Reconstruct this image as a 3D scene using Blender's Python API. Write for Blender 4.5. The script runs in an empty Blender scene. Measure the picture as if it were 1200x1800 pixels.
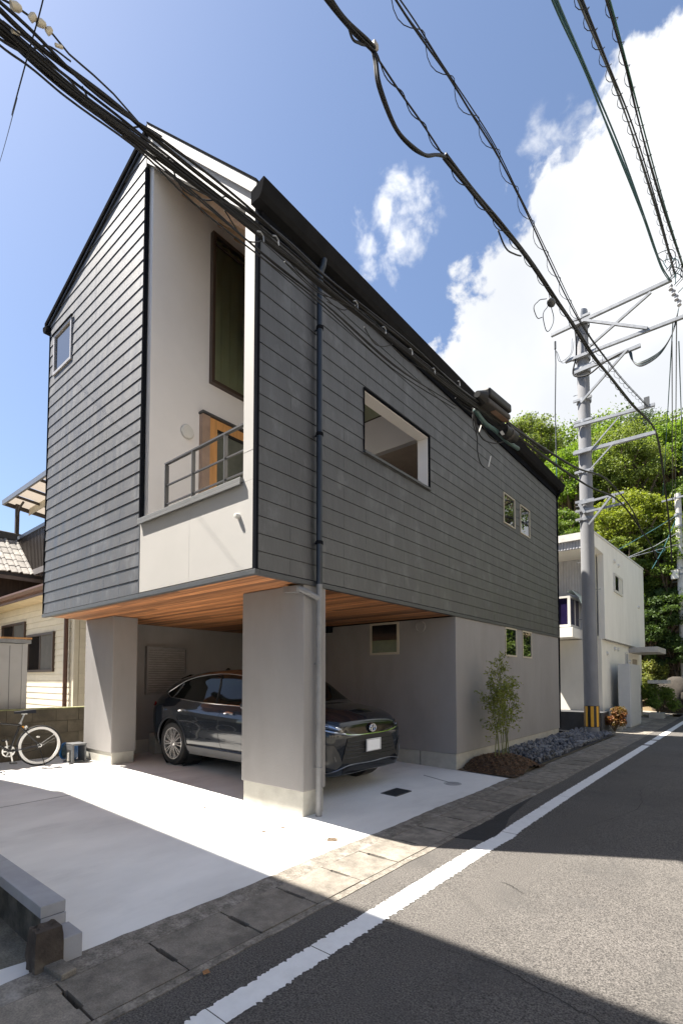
import bpy, bmesh, math, random
from mathutils import Vector, Matrix, geometry
from mathutils.bvhtree import BVHTree
import numpy as np

R_ = math.radians
random.seed(7)
SC = bpy.context.scene
COL = SC.collection

# ------------------------------------------------------------------ camera
F, CX, CY, PITCH, YAW, EYE = 867.0, 605.0, 1156.0, R_(2.46), R_(39.6), 1.55
CAM_R = Vector((math.cos(YAW), math.sin(YAW), 0))
_f0 = Vector((-math.sin(YAW), math.cos(YAW), 0))
CAM_F = _f0 * math.cos(PITCH) + Vector((0, 0, math.sin(PITCH)))
CAM_U = -_f0 * math.sin(PITCH) + Vector((0, 0, math.cos(PITCH)))
cam_d = bpy.data.cameras.new('camera')
cam = bpy.data.objects.new('camera', cam_d)
COL.objects.link(cam)
cam.matrix_world = Matrix(((CAM_R.x, CAM_U.x, -CAM_F.x, 0), (CAM_R.y, CAM_U.y, -CAM_F.y, 0), (CAM_R.z, CAM_U.z, -CAM_F.z, EYE), (0, 0, 0, 1)))
cam_d.sensor_fit = 'VERTICAL'
cam_d.sensor_height = 36
cam_d.lens = F / 1800 * 36
cam_d.shift_x = (600 - CX) / 1800
cam_d.shift_y = (CY - 900) / 1800
cam_d.clip_start = .05
cam_d.clip_end = 2000
SC.camera = cam

def ray(px, py):
    return CAM_R * ((px - CX) / F) + CAM_U * ((CY - py) / F) + CAM_F
def on(px, py, axis, val):
    d = ray(px, py); o = Vector((0, 0, EYE)); i = 'xyz'.index(axis)
    return o + d * ((val - o[i]) / d[i])

# ------------------------------------------------------------------ light
TRAVEL = Vector((.52, .295, -1)).normalized()
sun_d = bpy.data.lights.new('sun', 'SUN'); sun_d.energy = 5.0; sun_d.angle = R_(.55); sun_d.color = (1, .94, .85)
sun = bpy.data.objects.new('sun', sun_d); COL.objects.link(sun)
sun.location = (-20, -12, 40)
sun.rotation_euler = TRAVEL.to_track_quat('-Z', 'Y').to_euler()
world = bpy.data.worlds.new('World'); SC.world = world; world.use_nodes = True
SC.view_settings.view_transform = 'Standard'
SC.view_settings.look = 'None'
SC.view_settings.exposure = 1.80
SC.view_settings.gamma = 1
SC.view_settings.use_curve_mapping = False
SKY_STRENGTH = .056

def build_world():
    nt = world.node_tree; N = nt.nodes; L = nt.links
    N.clear()
    out = N.new('ShaderNodeOutputWorld'); bg = N.new('ShaderNodeBackground')
    bg.inputs['Strength'].default_value = SKY_STRENGTH
    sky = N.new('ShaderNodeTexSky'); sky.sky_type = 'NISHITA'; sky.sun_disc = False
    sky.sun_elevation = R_(59.1); sky.sun_rotation = math.atan2(-.52, -.295)
    sky.air_density = 1.0; sky.dust_density = 1.2; sky.ozone_density = 1.6
    tc = N.new('ShaderNodeTexCoord')
    def dot(v):
        n = N.new('ShaderNodeVectorMath'); n.operation = 'DOT_PRODUCT'
        L.new(tc.outputs['Generated'], n.inputs[0]); n.inputs[1].default_value = v
        return n.outputs['Value']
    def mth(op, a, b=None, clamp=False):
        n = N.new('ShaderNodeMath'); n.operation = op; n.use_clamp = clamp
        for i, v in enumerate((a, b)):
            if v is None: continue
            if isinstance(v, (int, float)): n.inputs[i].default_value = v
            else: L.new(v, n.inputs[i])
        return n.outputs[0]
    def noise(scale, detail=8, rough=.6, dist=0.0):
        n = N.new('ShaderNodeTexNoise'); n.inputs['Scale'].default_value = scale
        n.inputs['Detail'].default_value = detail; n.inputs['Roughness'].default_value = rough
        n.inputs['Distortion'].default_value = dist
        L.new(tc.outputs['Generated'], n.inputs['Vector'])
        return n.outputs['Fac']
    def ramp(v, a, b):
        n = N.new('ShaderNodeMapRange'); n.interpolation_type = 'SMOOTHSTEP'
        n.inputs[1].default_value = a; n.inputs[2].default_value = b
        L.new(v, n.inputs[0]); return n.outputs[0]
    # edge of the cumulus bank: a plane through the eye, broken up by noise
    a, b = ray(690, 660).normalized(), ray(1180, 70).normalized()
    n3 = a.cross(b).normalized()
    if n3.dot(ray(1150, 600)) < 0: n3 = -n3
    f = dot(n3)
    nz = mth('SUBTRACT', noise(6.2, 10, .55, .15), .5)
    nz2 = mth('SUBTRACT', noise(1.9, 4, .5), .5)
    nz3 = mth('SUBTRACT', noise(17.0, 8, .62, .5), .5)
    g = mth('ADD', f, mth('ADD', mth('ADD', mth('MULTIPLY', nz, .46), mth('MULTIPLY', nz3, .06)), mth('MULTIPLY', nz2, .20)))
    bank = ramp(g, -.006, .022)
    far = ramp(dot(ray(1330, 720).normalized()), -.35, .15)          # bank stretched out of view for more fill light, ends further round
    bank = mth('MULTIPLY', bank, far)
    total = bank
    for px, py, r, s, amt in ((692, 402, .056, 18, .9), (655, 460, .030, 24, .7), (985, 292, .052, 18, .7), (740, 382, .038, 21, .8)):
        c = ray(px, py).normalized()
        t = ramp(dot(c), math.cos(r * 1.6), math.cos(r * .2))
        k = mth('ADD', mth('MULTIPLY', t, .34), mth('MULTIPLY', mth('SUBTRACT', noise(s, 10, .56, .2), .5), 1.5))
        total = mth('MAXIMUM', total, mth('MULTIPLY', mth('MULTIPLY', ramp(k, .22, .62), ramp(t, 0, .35)), amt))
    # inner shading of the cloud
    sh = N.new('ShaderNodeMixRGB')
    sh.inputs[1].default_value = (4.7, 4.85, 5.1, 1); sh.inputs[2].default_value = (7.2, 7.25, 7.3, 1)
    shade = mth('ADD', mth('MULTIPLY', noise(2.6, 6, .5), .8), mth('MULTIPLY', dot(Vector((-.25, -.3, .92))), .55))
    L.new(ramp(shade, .50, .86), sh.inputs[0])
    mx = N.new('ShaderNodeMixRGB'); L.new(total, mx.inputs[0])
    tint = N.new('ShaderNodeMixRGB'); tint.blend_type = 'MULTIPLY'; tint.inputs[0].default_value = 1
    tint.inputs[2].default_value = (.86, .895, .965, 1)
    L.new(sky.outputs[0], tint.inputs[1])
    # thin high haze lifts the blue a little
    hz = N.new('ShaderNodeMixRGB'); hz.inputs[0].default_value = .04; hz.inputs[2].default_value = (5.0, 6.3, 8.2, 1)
    L.new(tint.outputs[0], hz.inputs[1])
    L.new(hz.outputs[0], mx.inputs[1]); L.new(sh.outputs[0], mx.inputs[2])
    L.new(mx.outputs[0], bg.inputs['Color']); L.new(bg.outputs[0], out.inputs['Surface'])
build_world()

# ------------------------------------------------------------------ materials
MATS = {}
def M(name, col, rough=.75, var=.12, scale=6.0, bump=.0, bscale=80.0, metal=0.0, spec=.5, rnd=0.0, detail=6, col2=None,
      stretch=(1, 1, 1), coat=0.0, speck=0.0, sscale=220.0, stain=None, stscale=1.2, lo=.35, hi=.65, rvar=0.0, rstretch=(9, 9, 1.4), rshift=37.0):
    if name in MATS: return MATS[name]
    m = bpy.data.materials.new(name); m.use_nodes = True; MATS[name] = m
    nt = m.node_tree; N = nt.nodes; L = nt.links
    p = N['Principled BSDF']
    p.inputs['Roughness'].default_value = rough; p.inputs['Metallic'].default_value = metal
    p.inputs['Specular IOR Level'].default_value = spec
    if coat: p.inputs['Coat Weight'].default_value = coat; p.inputs['Coat Roughness'].default_value = .03
    tc = N.new('ShaderNodeTexCoord'); mp = N.new('ShaderNodeMapping'); mp.inputs['Scale'].default_value = stretch
    L.new(tc.outputs['Object'], mp.inputs[0])
    if rnd:                                       # alike pieces that share a mesh: shift the pattern per piece
        oi = N.new('ShaderNodeObjectInfo'); vm = N.new('ShaderNodeVectorMath'); vm.operation = 'ADD'
        sc = N.new('ShaderNodeVectorMath'); sc.operation = 'SCALE'; sc.inputs['Scale'].default_value = rshift
        L.new(oi.outputs['Location'], sc.inputs[0])
        L.new(tc.outputs['Object'], vm.inputs[0]); L.new(sc.outputs[0], vm.inputs[1]); L.new(vm.outputs[0], mp.inputs[0])
    def noise(s, d=6, r=.6):
        n = N.new('ShaderNodeTexNoise'); n.inputs['Scale'].default_value = s; n.inputs['Detail'].default_value = d
        n.inputs['Roughness'].default_value = r; L.new(mp.outputs[0], n.inputs['Vector']); return n.outputs['Fac']
    c = Vector(col)
    c1 = c * (1 - var); c2 = Vector(col2) if col2 else c * (1 + var)
    mr = N.new('ShaderNodeMapRange'); mr.inputs[1].default_value = lo; mr.inputs[2].default_value = hi
    L.new(noise(scale, detail), mr.inputs[0])
    mx = N.new('ShaderNodeMixRGB'); mx.inputs[1].default_value = (*c1, 1); mx.inputs[2].default_value = (*c2, 1)
    L.new(mr.outputs[0], mx.inputs[0]); cur = mx.outputs[0]
    if speck:
        m2 = N.new('ShaderNodeMapRange'); m2.inputs[1].default_value = .3; m2.inputs[2].default_value = .7
        m2.inputs[3].default_value = 1 - speck; m2.inputs[4].default_value = 1 + speck
        L.new(noise(sscale, 2, .5), m2.inputs[0])
        ml = N.new('ShaderNodeVectorMath'); ml.operation = 'SCALE'; L.new(cur, ml.inputs[0]); L.new(m2.outputs[0], ml.inputs['Scale']); cur = ml.outputs[0]
    if stain:
        m3 = N.new('ShaderNodeMapRange'); m3.interpolation_type = 'SMOOTHSTEP'; m3.inputs[1].default_value = .5; m3.inputs[2].default_value = .72
        L.new(noise(stscale, 7, .65), m3.inputs[0])
        m4 = N.new('ShaderNodeMixRGB'); m4.inputs[2].default_value = (*stain[:3], 1)
        mm = N.new('ShaderNodeMath'); mm.operation = 'MULTIPLY'; mm.inputs[1].default_value = stain[3] if len(stain) > 3 else .6
        L.new(m3.outputs[0], mm.inputs[0]); L.new(mm.outputs[0], m4.inputs[0]); L.new(cur, m4.inputs[1]); cur = m4.outputs[0]
    if rnd:
        m5 = N.new('ShaderNodeMapRange'); m5.inputs[3].default_value = 1 - rnd; m5.inputs[4].default_value = 1 + rnd
        L.new(oi.outputs['Random'], m5.inputs[0])
        ml = N.new('ShaderNodeVectorMath'); ml.operation = 'SCALE'; L.new(cur, ml.inputs[0]); L.new(m5.outputs[0], ml.inputs['Scale']); cur = ml.outputs[0]
    L.new(cur, p.inputs['Base Color'])
    if rvar:
        mp2 = N.new('ShaderNodeMapping'); mp2.inputs['Scale'].default_value = rstretch; L.new(mp.inputs[0].links[0].from_socket, mp2.inputs[0])
        nn = N.new('ShaderNodeTexNoise'); nn.inputs['Scale'].default_value = 1.0; nn.inputs['Detail'].default_value = 7; nn.inputs['Roughness'].default_value = .65; L.new(mp2.outputs[0], nn.inputs['Vector'])
        m6 = N.new('ShaderNodeMapRange'); m6.inputs[1].default_value = .3; m6.inputs[2].default_value = .7; m6.inputs[3].default_value = rough - rvar; m6.inputs[4].default_value = rough + rvar
        L.new(nn.outputs['Fac'], m6.inputs[0]); L.new(m6.outputs[0], p.inputs['Roughness'])
        m7 = N.new('ShaderNodeMapRange'); m7.inputs[1].default_value = .3; m7.inputs[2].default_value = .7; m7.inputs[3].default_value = .72; m7.inputs[4].default_value = 1.28
        L.new(nn.outputs['Fac'], m7.inputs[0]); ml = N.new('ShaderNodeVectorMath'); ml.operation = 'SCALE'; L.new(cur, ml.inputs[0]); L.new(m7.outputs[0], ml.inputs['Scale']); cur = ml.outputs[0]; L.new(cur, p.inputs['Base Color'])
    if bump:
        b = N.new('ShaderNodeBump'); b.inputs['Strength'].default_value = bump; b.inputs['Distance'].default_value = .01
        L.new(noise(bscale, 4), b.inputs['Height']); L.new(b.outputs[0], p.inputs['Normal'])
    return m

def leaf_mat(name, col, col2, scale=1.2, trans=.35):
    if name in MATS: return MATS[name]
    m = bpy.data.materials.new(name); m.use_nodes = True; MATS[name] = m
    nt = m.node_tree; N = nt.nodes; L = nt.links
    p = N['Principled BSDF']; p.inputs['Roughness'].default_value = .55; p.inputs['Specular IOR Level'].default_value = .25
    tc = N.new('ShaderNodeTexCoord')
    def noise(s, d):
        n = N.new('ShaderNodeTexNoise'); n.inputs['Scale'].default_value = s; n.inputs['Detail'].default_value = d; n.inputs['Roughness'].default_value = .7
        L.new(tc.outputs['Object'], n.inputs['Vector']); return n.outputs['Fac']
    mr = N.new('ShaderNodeMapRange'); mr.inputs[1].default_value = .32; mr.inputs[2].default_value = .68
    L.new(noise(scale, 7), mr.inputs[0])
    mx = N.new('ShaderNodeMixRGB'); mx.inputs[1].default_value = (*col, 1); mx.inputs[2].default_value = (*col2, 1)
    L.new(mr.outputs[0], mx.inputs[0])
    L.new(mx.outputs[0], p.inputs['Base Color'])
    tr = N.new('ShaderNodeBsdfTranslucent'); g = N.new('ShaderNodeMixRGB'); g.blend_type = 'MULTIPLY'; g.inputs[0].default_value = 1
    g.inputs[2].default_value = (1.5, 1.55, .7, 1); L.new(mx.outputs[0], g.inputs[1]); L.new(g.outputs[0], tr.inputs[0])
    ms = N.new('ShaderNodeMixShader'); ms.inputs[0].default_value = trans
    L.new(p.outputs[0], ms.inputs[1]); L.new(tr.outputs[0], ms.inputs[2]); L.new(ms.outputs[0], N['Material Output'].inputs[0])
    return m

def glass_mat(name, col, rough=.02, spec=1.0):
    m = M(name, col, rough=rough, var=.05, scale=1.0, spec=spec); return m

m_glass_r = M('reflective_window_glass', (.006, .008, .010), rough=.01, var=.02, spec=.5, scale=1)
m_glass_r.node_tree.nodes['Principled BSDF'].inputs['IOR'].default_value = 3.0
# palette
m_clad = M('charcoal_cladding', (.017, .017, .019), rough=.58, var=.16, scale=2.2, bump=.25, bscale=34, rnd=.06, stain=(.11, .114, .122, .45), stscale=4.5, stretch=(1, 1, .55), spec=1.0, rvar=.10, rshift=1.0)
m_clad.node_tree.nodes['Principled BSDF'].inputs['IOR'].default_value = 1.62
m_black = M('black_trim', (.011, .012, .015), rough=.6, var=.1, spec=0)
m_roofm = M('black_roof_metal', (.019, .019, .020), rough=.75, var=.1, spec=0)
m_flash = M('grey_flashing', (.06, .063, .066), rough=.5, var=.06)
m_stucco = M('grey_stucco', (.26, .247, .238), rough=.92, var=.06, scale=1.6, bump=.35, bscale=150, stain=(.20, .19, .182, .5), stscale=1.3, stretch=(1, 1, .35))
m_white = M('white_panel', (.40, .385, .362), rough=.7, var=.025, scale=1.5, bump=.05, bscale=140)
m_inwall = M('terrace_wall_panel', (.76, .725, .69), rough=.75, var=.03, scale=1.4, bump=.05, bscale=120)
m_conc = M('foundation_concrete', (.40, .385, .34), rough=.9, var=.10, scale=5, bump=.25, bscale=60, stain=(.30, .28, .24, .5), stscale=3)
m_slab = M('pale_slab_concrete', (.72, .71, .685), rough=.85, var=.09, scale=1.3, bump=.10, bscale=90, stain=(.50, .49, .475, .6), stscale=1.1, stretch=(1, .45, 1))
m_asph = M('road_asphalt', (.096, .088, .080), rough=.9, var=.10, scale=.7, bump=1.0, bscale=110, speck=.75, sscale=115, stain=(.066, .062, .058, .75), stscale=.9)
m_asph2 = M('fresh_asphalt', (.022, .022, .024), rough=.8, var=.2, scale=9, bump=.6, bscale=150, speck=.3, sscale=190)
m_gut = M('old_gutter_concrete', (.200, .178, .148), rough=.92, var=.3, scale=7, bump=.35, bscale=70, rnd=.16, speck=.22, sscale=120, stain=(.12, .10, .08, .55), stscale=2.6)
m_gut2 = M('rough_edge_concrete', (.185, .165, .138), rough=.95, var=.3, scale=12, bump=.7, bscale=50, speck=.35, sscale=80, stain=(.42, .40, .37, .6), stscale=3)
m_line = M('white_road_paint', (.74, .74, .73), rough=.75, var=.04, scale=12, bump=.25, bscale=90, stain=(.55, .54, .52, .35), stscale=4)
m_dark = M('dark_void', (.012, .011, .010), rough=.9, var=.1)
m_oldwall = M('old_block_concrete', (.115, .098, .07), rough=.95, var=.28, scale=3.0, bump=.5, bscale=45, rnd=.12, stain=(.075, .062, .042, .75), stscale=1.8)
m_mossy = M('mossy_wall_cap', (.26, .26, .13), rough=.95, var=.3, scale=9, bump=.4)
m_wood = M('cedar_plank', (.40, .168, .066), rough=.55, var=.32, scale=3.0, rnd=.50, stretch=(.35, 9, 9), bump=.05, bscale=20)
m_oak = M('orange_timber', (.58, .29, .10), rough=.55, var=.14, scale=3, stretch=(6, 6, .6))
m_rafter = M('pale_rafter_timber', (.55, .36, .21), rough=.65, var=.12, scale=3, stretch=(.8, 6, 6))
m_ply = M('terrace_soffit_board', (.62, .51, .41), rough=.8, var=.05)
m_steel = M('grey_rail_steel', (.055, .055, .056), rough=.42, var=.05)
m_galv = M('galvanised_steel', (.25, .26, .275), rough=.5, var=.14, scale=9, metal=.3)
m_polec = M('pole_concrete', (.205, .207, .215), rough=.85, var=.08, scale=6, bump=.15, bscale=70, stain=(.17, .17, .175, .6), stscale=2, stretch=(1, 1, .3))
m_cable = M('black_cable_sheath', (.011, .0105, .0105), rough=.55, var=.15, scale=3, spec=.3)
m_teal = M('teal_cable_sheath', (.018, .075, .085), rough=.5, var=.15)
m_green = M('green_cable_sheath', (.015, .085, .055), rough=.5, var=.15)
m_wht_pl = M('pale_plastic', (.62, .60, .55), rough=.5, var=.05)
m_glass_d = glass_mat('dark_window_glass', (.008, .009, .010), spec=.4)
m_glass_g = glass_mat('green_curtained_glass', (.045, .058, .036), rough=.08, spec=.5)
m_frame_w = M('beige_window_frame', (.46, .41, .32), rough=.45, var=.05)
m_frame_b = M('brown_window_frame', (.055, .035, .025), rough=.45, var=.08)
m_cream = M('cream_siding', (.60, .54, .42), rough=.7, var=.05, scale=4, rnd=.04, bump=.1, bscale=60)
m_brown = M('brown_painted_metal', (.095, .045, .03), rough=.5, var=.12)
m_ww = M('white_rendered_wall', (.80, .775, .71), rough=.85, var=.05, scale=1.2, bump=.12, bscale=120, stain=(.66, .63, .57, .4), stscale=.7, stretch=(1, 1, .35))
m_ribs = M('grey_corrugated_metal', (.52, .52, .54), rough=.5, var=.05)
m_chrome = M('bright_chrome', (.75, .75, .76), rough=.12, var=.03, metal=1)
m_rubber = M('tyre_rubber', (.016, .016, .017), rough=.8, var=.1)
m_bark = M('tree_bark', (.10, .075, .05), rough=.95, var=.3, scale=5, bump=.6, bscale=14, stretch=(2, 2, .5))

# ------------------------------------------------------------------ mesh helpers
class MB:
    def __init__(s): s.v = []; s.f = []
    def add(s, vs, fs):
        o = len(s.v); s.v += [Vector(v) for v in vs]; s.f += [tuple(o + i for i in f) for f in fs]; return s
    def box(s, x0, x1, y0, y1, z0, z1):
        if x0 > x1: x0, x1 = x1, x0
        if y0 > y1: y0, y1 = y1, y0
        if z0 > z1: z0, z1 = z1, z0
        return s.add([(x0, y0, z0), (x1, y0, z0), (x1, y1, z0), (x0, y1, z0), (x0, y0, z1), (x1, y0, z1), (x1, y1, z1), (x0, y1, z1)],
                     [(0, 3, 2, 1), (4, 5, 6, 7), (0, 1, 5, 4), (1, 2, 6, 5), (2, 3, 7, 6), (3, 0, 4, 7)])
    def prism(s, poly, axis, a0, a1):
        """poly: 2d points in the plane across axis ('x': (y,z), 'y': (x,z), 'z': (x,y))"""
        def p(q, a):
            return {'x': (a, q[0], q[1]), 'y': (q[0], a, q[1]), 'z': (q[0], q[1], a)}[axis]
        n = len(poly)
        vs = [p(q, a0) for q in poly] + [p(q, a1) for q in poly]
        fs = [tuple(range(n))[::-1], tuple(range(n, 2 * n))] + [(i, (i + 1) % n, n + (i + 1) % n, n + i) for i in range(n)]
        return s.add(vs, fs)
    def tube(s, pts, r, n=6, cap=True):
        pts = [Vector(p) for p in pts]; m = len(pts)
        rs = r if isinstance(r, (list, tuple)) else [r] * m
        vs = []; prev = None
        for i, p in enumerate(pts):
            t = (pts[min(i + 1, m - 1)] - pts[max(i - 1, 0)])
            t = t.normalized() if t.length > 1e-9 else Vector((0, 0, 1))
            if prev is None:
                u = t.cross(Vector((0, 0, 1)) if abs(t.z) < .9 else Vector((1, 0, 0))).normalized()
            else:
                u = prev - t * prev.dot(t)
                u = u.normalized() if u.length > 1e-6 else t.orthogonal().normalized()
            prev = u; w = t.cross(u)
            for k in range(n):
                a = 2 * math.pi * k / n
                vs.append(p + (u * math.cos(a) + w * math.sin(a)) * rs[i])
        fs = []
        for i in range(m - 1):
            for k in range(n):
                fs.append((i * n + k, i * n + (k + 1) % n, (i + 1) * n + (k + 1) % n, (i + 1) * n + k))
        if cap: fs += [tuple(range(n))[::-1], tuple(range((m - 1) * n, m * n))]
        return s.add(vs, fs)
    def bar(s, a, b, w, h=None, up=(0, 0, 1)):
        a = Vector(a); b = Vector(b); h = h or w; t = (b - a).normalized()
        u = t.cross(Vector(up)); u = u.normalized() if u.length > 1e-5 else Vector((1, 0, 0)); v = u.cross(t)
        vs = [p + u * sx * w / 2 + v * sz * h / 2 for p in (a, b) for sx, sz in ((-1, -1), (1, -1), (1, 1), (-1, 1))]
        return s.add(vs, [(0, 1, 2, 3), (4, 7, 6, 5), (0, 4, 5, 1), (1, 5, 6, 2), (2, 6, 7, 3), (3, 7, 4, 0)])
    def cyl(s, c, axis, r, d, n=20, r2=None):
        c = Vector(c); ax = Vector(axis).normalized()
        return s.tube([c - ax * d / 2, c + ax * d / 2], [r, r2 if r2 is not None else r], n)
    def lathe(s, prof, c, axis, n=32, close=False):
        """prof: (radius, along) points"""
        c = Vector(c); ax = Vector(axis).normalized(); u = ax.orthogonal().normalized(); w = ax.cross(u)
        vs = []; m = len(prof)
        for r, a in prof:
            for k in range(n):
                t = 2 * math.pi * k / n; vs.append(c + ax * a + (u * math.cos(t) + w * math.sin(t)) * r)
        fs = [(i * n + k, i * n + (k + 1) % n, ((i + 1) % m) * n + (k + 1) % n, ((i + 1) % m) * n + k) for i in range(m if close else m - 1) for k in range(n)]
        return s.add(vs, fs)
    def ico(s, c, r, sub=1, squash=(1, 1, 1), jit=0.0, rng=random):
        bm = bmesh.new(); bmesh.ops.create_icosphere(bm, subdivisions=sub, radius=1)
        vs = []
        for v in bm.verts:
            k = 1 + (rng.random() - .5) * jit
            vs.append((c[0] + v.co.x * r * squash[0] * k, c[1] + v.co.y * r * squash[1] * k, c[2] + v.co.z * r * squash[2] * k))
        fs = [tuple(v.index for v in f.verts) for f in bm.faces]; bm.free()
        return s.add(vs, fs)

WL = {}                                             # world place of every object that others hang on
def wl(o): return WL.get(o.name, Vector((0, 0, 0)))
def tag(o, label=None, cat=None, group=None, kind=None):
    if label: o['label'] = label
    if cat: o['category'] = cat
    if group: o['group'] = group
    if kind: o['kind'] = kind
    return o
def empty(name, loc, label, cat, group=None, rz=0):
    o = bpy.data.objects.new(name, None); COL.objects.link(o); o.location = loc; o.rotation_euler.z = rz
    o.empty_display_size = .2
    WL[o.name] = Vector(loc); return tag(o, label, cat, group)
def obj(name, mb, mat, parent=None, label=None, cat=None, group=None, kind=None, smooth=False, local=False, bevel=0, own=False):
    """link mb as ONE mesh object; verts are world coordinates unless local; own: origin at the mesh centre"""
    me = bpy.data.meshes.new(name)
    if local: off = Vector((0, 0, 0)); base = Vector((0, 0, 0))
    else:
        base = wl(parent) if parent else Vector((0, 0, 0))
        off = base.copy()
        if parent is None or own:
            xs = [v.x for v in mb.v]; ys = [v.y for v in mb.v]; zs = [v.z for v in mb.v]
            off = Vector(((min(xs) + max(xs)) / 2, (min(ys) + max(ys)) / 2, min(zs)))
    me.from_pydata([tuple(v - off) for v in mb.v], [], mb.f)
    if smooth:
        me.polygons.foreach_set('use_smooth', [True] * len(me.polygons))
    o = bpy.data.objects.new(name, me); COL.objects.link(o)
    me.materials.append(mat)
    if parent: o.parent = parent
    if not local: o.location = off - base; WL[o.name] = off
    bmm = bmesh.new(); bmm.from_mesh(me); bmesh.ops.recalc_face_normals(bmm, faces=bmm.faces); bmm.to_mesh(me); bmm.free()
    if smooth == 'auto':
        me.polygons.foreach_set('use_smooth', [True] * len(me.polygons))
        try: me.set_sharp_from_angle(angle=R_(38))
        except Exception: pass
    if bevel:
        b = o.modifiers.new('bevel', 'BEVEL'); b.width = bevel; b.segments = 2; b.limit_method = 'ANGLE'
    return tag(o, label, cat, group, kind)
def piece(name, me, parent, loc, rot=None, scale=None):
    """an alike piece that shares mesh data"""
    o = bpy.data.objects.new(name, me); COL.objects.link(o); o.parent = parent; o.location = Vector(loc) - wl(parent)
    if rot: o.rotation_euler = rot
    if scale: o.scale = scale
    return o
def mesh(name, mb, mat):
    me = bpy.data.meshes.new(name); me.from_pydata([tuple(v) for v in mb.v], [], mb.f); me.materials.append(mat)
    bmm = bmesh.new(); bmm.from_mesh(me); bmesh.ops.recalc_face_normals(bmm, faces=bmm.faces); bmm.to_mesh(me); bmm.free()
    return me
def crom(pts, n=8):
    """smooth curve through the points, tangents weighted by the distance between them"""
    P = [Vector(p) for p in pts]; m = len(P)
    if m < 3: return [P[0].lerp(P[-1], k / n) for k in range(n + 1)]
    h = [max((P[i + 1] - P[i]).length, 1e-6) for i in range(m - 1)]; s = [(P[i + 1] - P[i]) / h[i] for i in range(m - 1)]
    T = [s[0]] + [(s[i - 1] * h[i] + s[i] * h[i - 1]) / (h[i - 1] + h[i]) for i in range(1, m - 1)] + [s[-1]]
    out = []
    for i in range(m - 1):
        for k in range(n):
            t = k / n; t2 = t * t; t3 = t2 * t
            out.append(P[i] * (2 * t3 - 3 * t2 + 1) + T[i] * (h[i] * (t3 - 2 * t2 + t)) + P[i + 1] * (-2 * t3 + 3 * t2) + T[i + 1] * (h[i] * (t3 - t2)))
    out.append(P[-1]); return out
def clip_poly(poly, a, b, c):
    """keep the part of a 2d polygon with a*x+b*y<=c"""
    out = []
    for i in range(len(poly)):
        p, q = poly[i], poly[(i + 1) % len(poly)]
        dp, dq = a * p[0] + b * p[1] - c, a * q[0] + b * q[1] - c
        if dp <= 0: out.append(p)
        if dp * dq < 0:
            t = dp / (dp - dq); out.append((p[0] + t * (q[0] - p[0]), p[1] + t * (q[1] - p[1])))
    return out
# ------------------------------------------------------------------ ground, road, gutter
def zs(x):                                           # the parking slab falls gently to the gutter
    return .004 + .098 * min(1, max(0, (-2.93 - x) / 4.5))
rng = random.Random(3)
g = MB(); g.add([(-220, -160, -.34), (240, -160, -.34), (240, 300, -.34), (-220, 300, -.34)], [(0, 1, 2, 3)])
m_earth = M('bare_earth', (.20, .17, .12), rough=.95, var=.3, scale=1.5, bump=.4)
obj('ground', g, m_earth, kind='structure')
# road: crowned sheet with a step down under the gutter
g = MB(); xs = [-2.29, -1.2, 0, 1.2, 2.4, 3.6]; ys = [-40 + i * 4 for i in range(36)]
g.add([(x, y, -.004 + (.012 if -1.5 < x < 3 else 0)) for y in ys for x in xs],
      [(j * 6 + i, j * 6 + i + 1, (j + 1) * 6 + i + 1, (j + 1) * 6 + i) for j in range(35) for i in range(5)])
road = obj('road', g, m_asph, kind='structure')
g = MB().box(3.6, 14, -40, 100, -.33, .03); obj('far_verge', g, M('verge_concrete', (.26, .25, .22), rough=.9, var=.2, bump=.3), kind='structure')
# white line with chipped edges and one jog
def ragged(y0, y1, xl, xr, step=.011, amp=.0055, shift=lambda y: 0):
    n = max(2, int((y1 - y0) / step)); vs = []
    for i in range(n + 1):
        y = y0 + (y1 - y0) * i / n; s = shift(y); e = amp if 0 < i < n else 0
        a = rng.choice((0, 0, 0, 1, 1, 1, 2, 3)) * e * (1 if rng.random() < .5 else -.5); b = rng.choice((0, 0, 0, 1, 1, 1, 2, 3)) * e * (1 if rng.random() < .5 else -.5)
        vs += [(xl + s + a, y, .0), (xr + s + b, y, .0)]
    return MB().add(vs, [(2 * i, 2 * i + 1, 2 * i + 3, 2 * i + 2) for i in range(n)])
jog = lambda y: .022 * math.exp(-((y - 4.75) / .22) ** 2) - .02 * max(0, min(1, (y - 5.1) / 2))
m1 = MB()
for a, b in ((-6, 1.42), (1.425, 2.13), (2.137, 3.02), (3.025, 4.30), (4.306, 4.92), (4.93, 6.9), (6.906, 13.35), (13.55, 14.55), (14.75, 40)):
    q = ragged(a, b, -2.02, -1.865, shift=jog); m1.add([v + Vector((0, 0, .010 if v.x > -1.5 else .004)) for v in q.v], q.f)
obj('road_line', m1, m_line, kind='structure')
g = MB(); g.prism([(-2.36, 4.5), (-2.30, 4.46), (-2.02, 4.55), (-1.90, 4.74), (-1.97, 4.86), (-2.15, 5.5), (-2.27, 6.6), (-2.36, 6.45), (-2.335, 5.6), (-2.25, 5.3), (-2.36, 4.95)], 'z', -.03, .0005)
obj('asphalt_patch', g, m_asph2, kind='structure')
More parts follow.
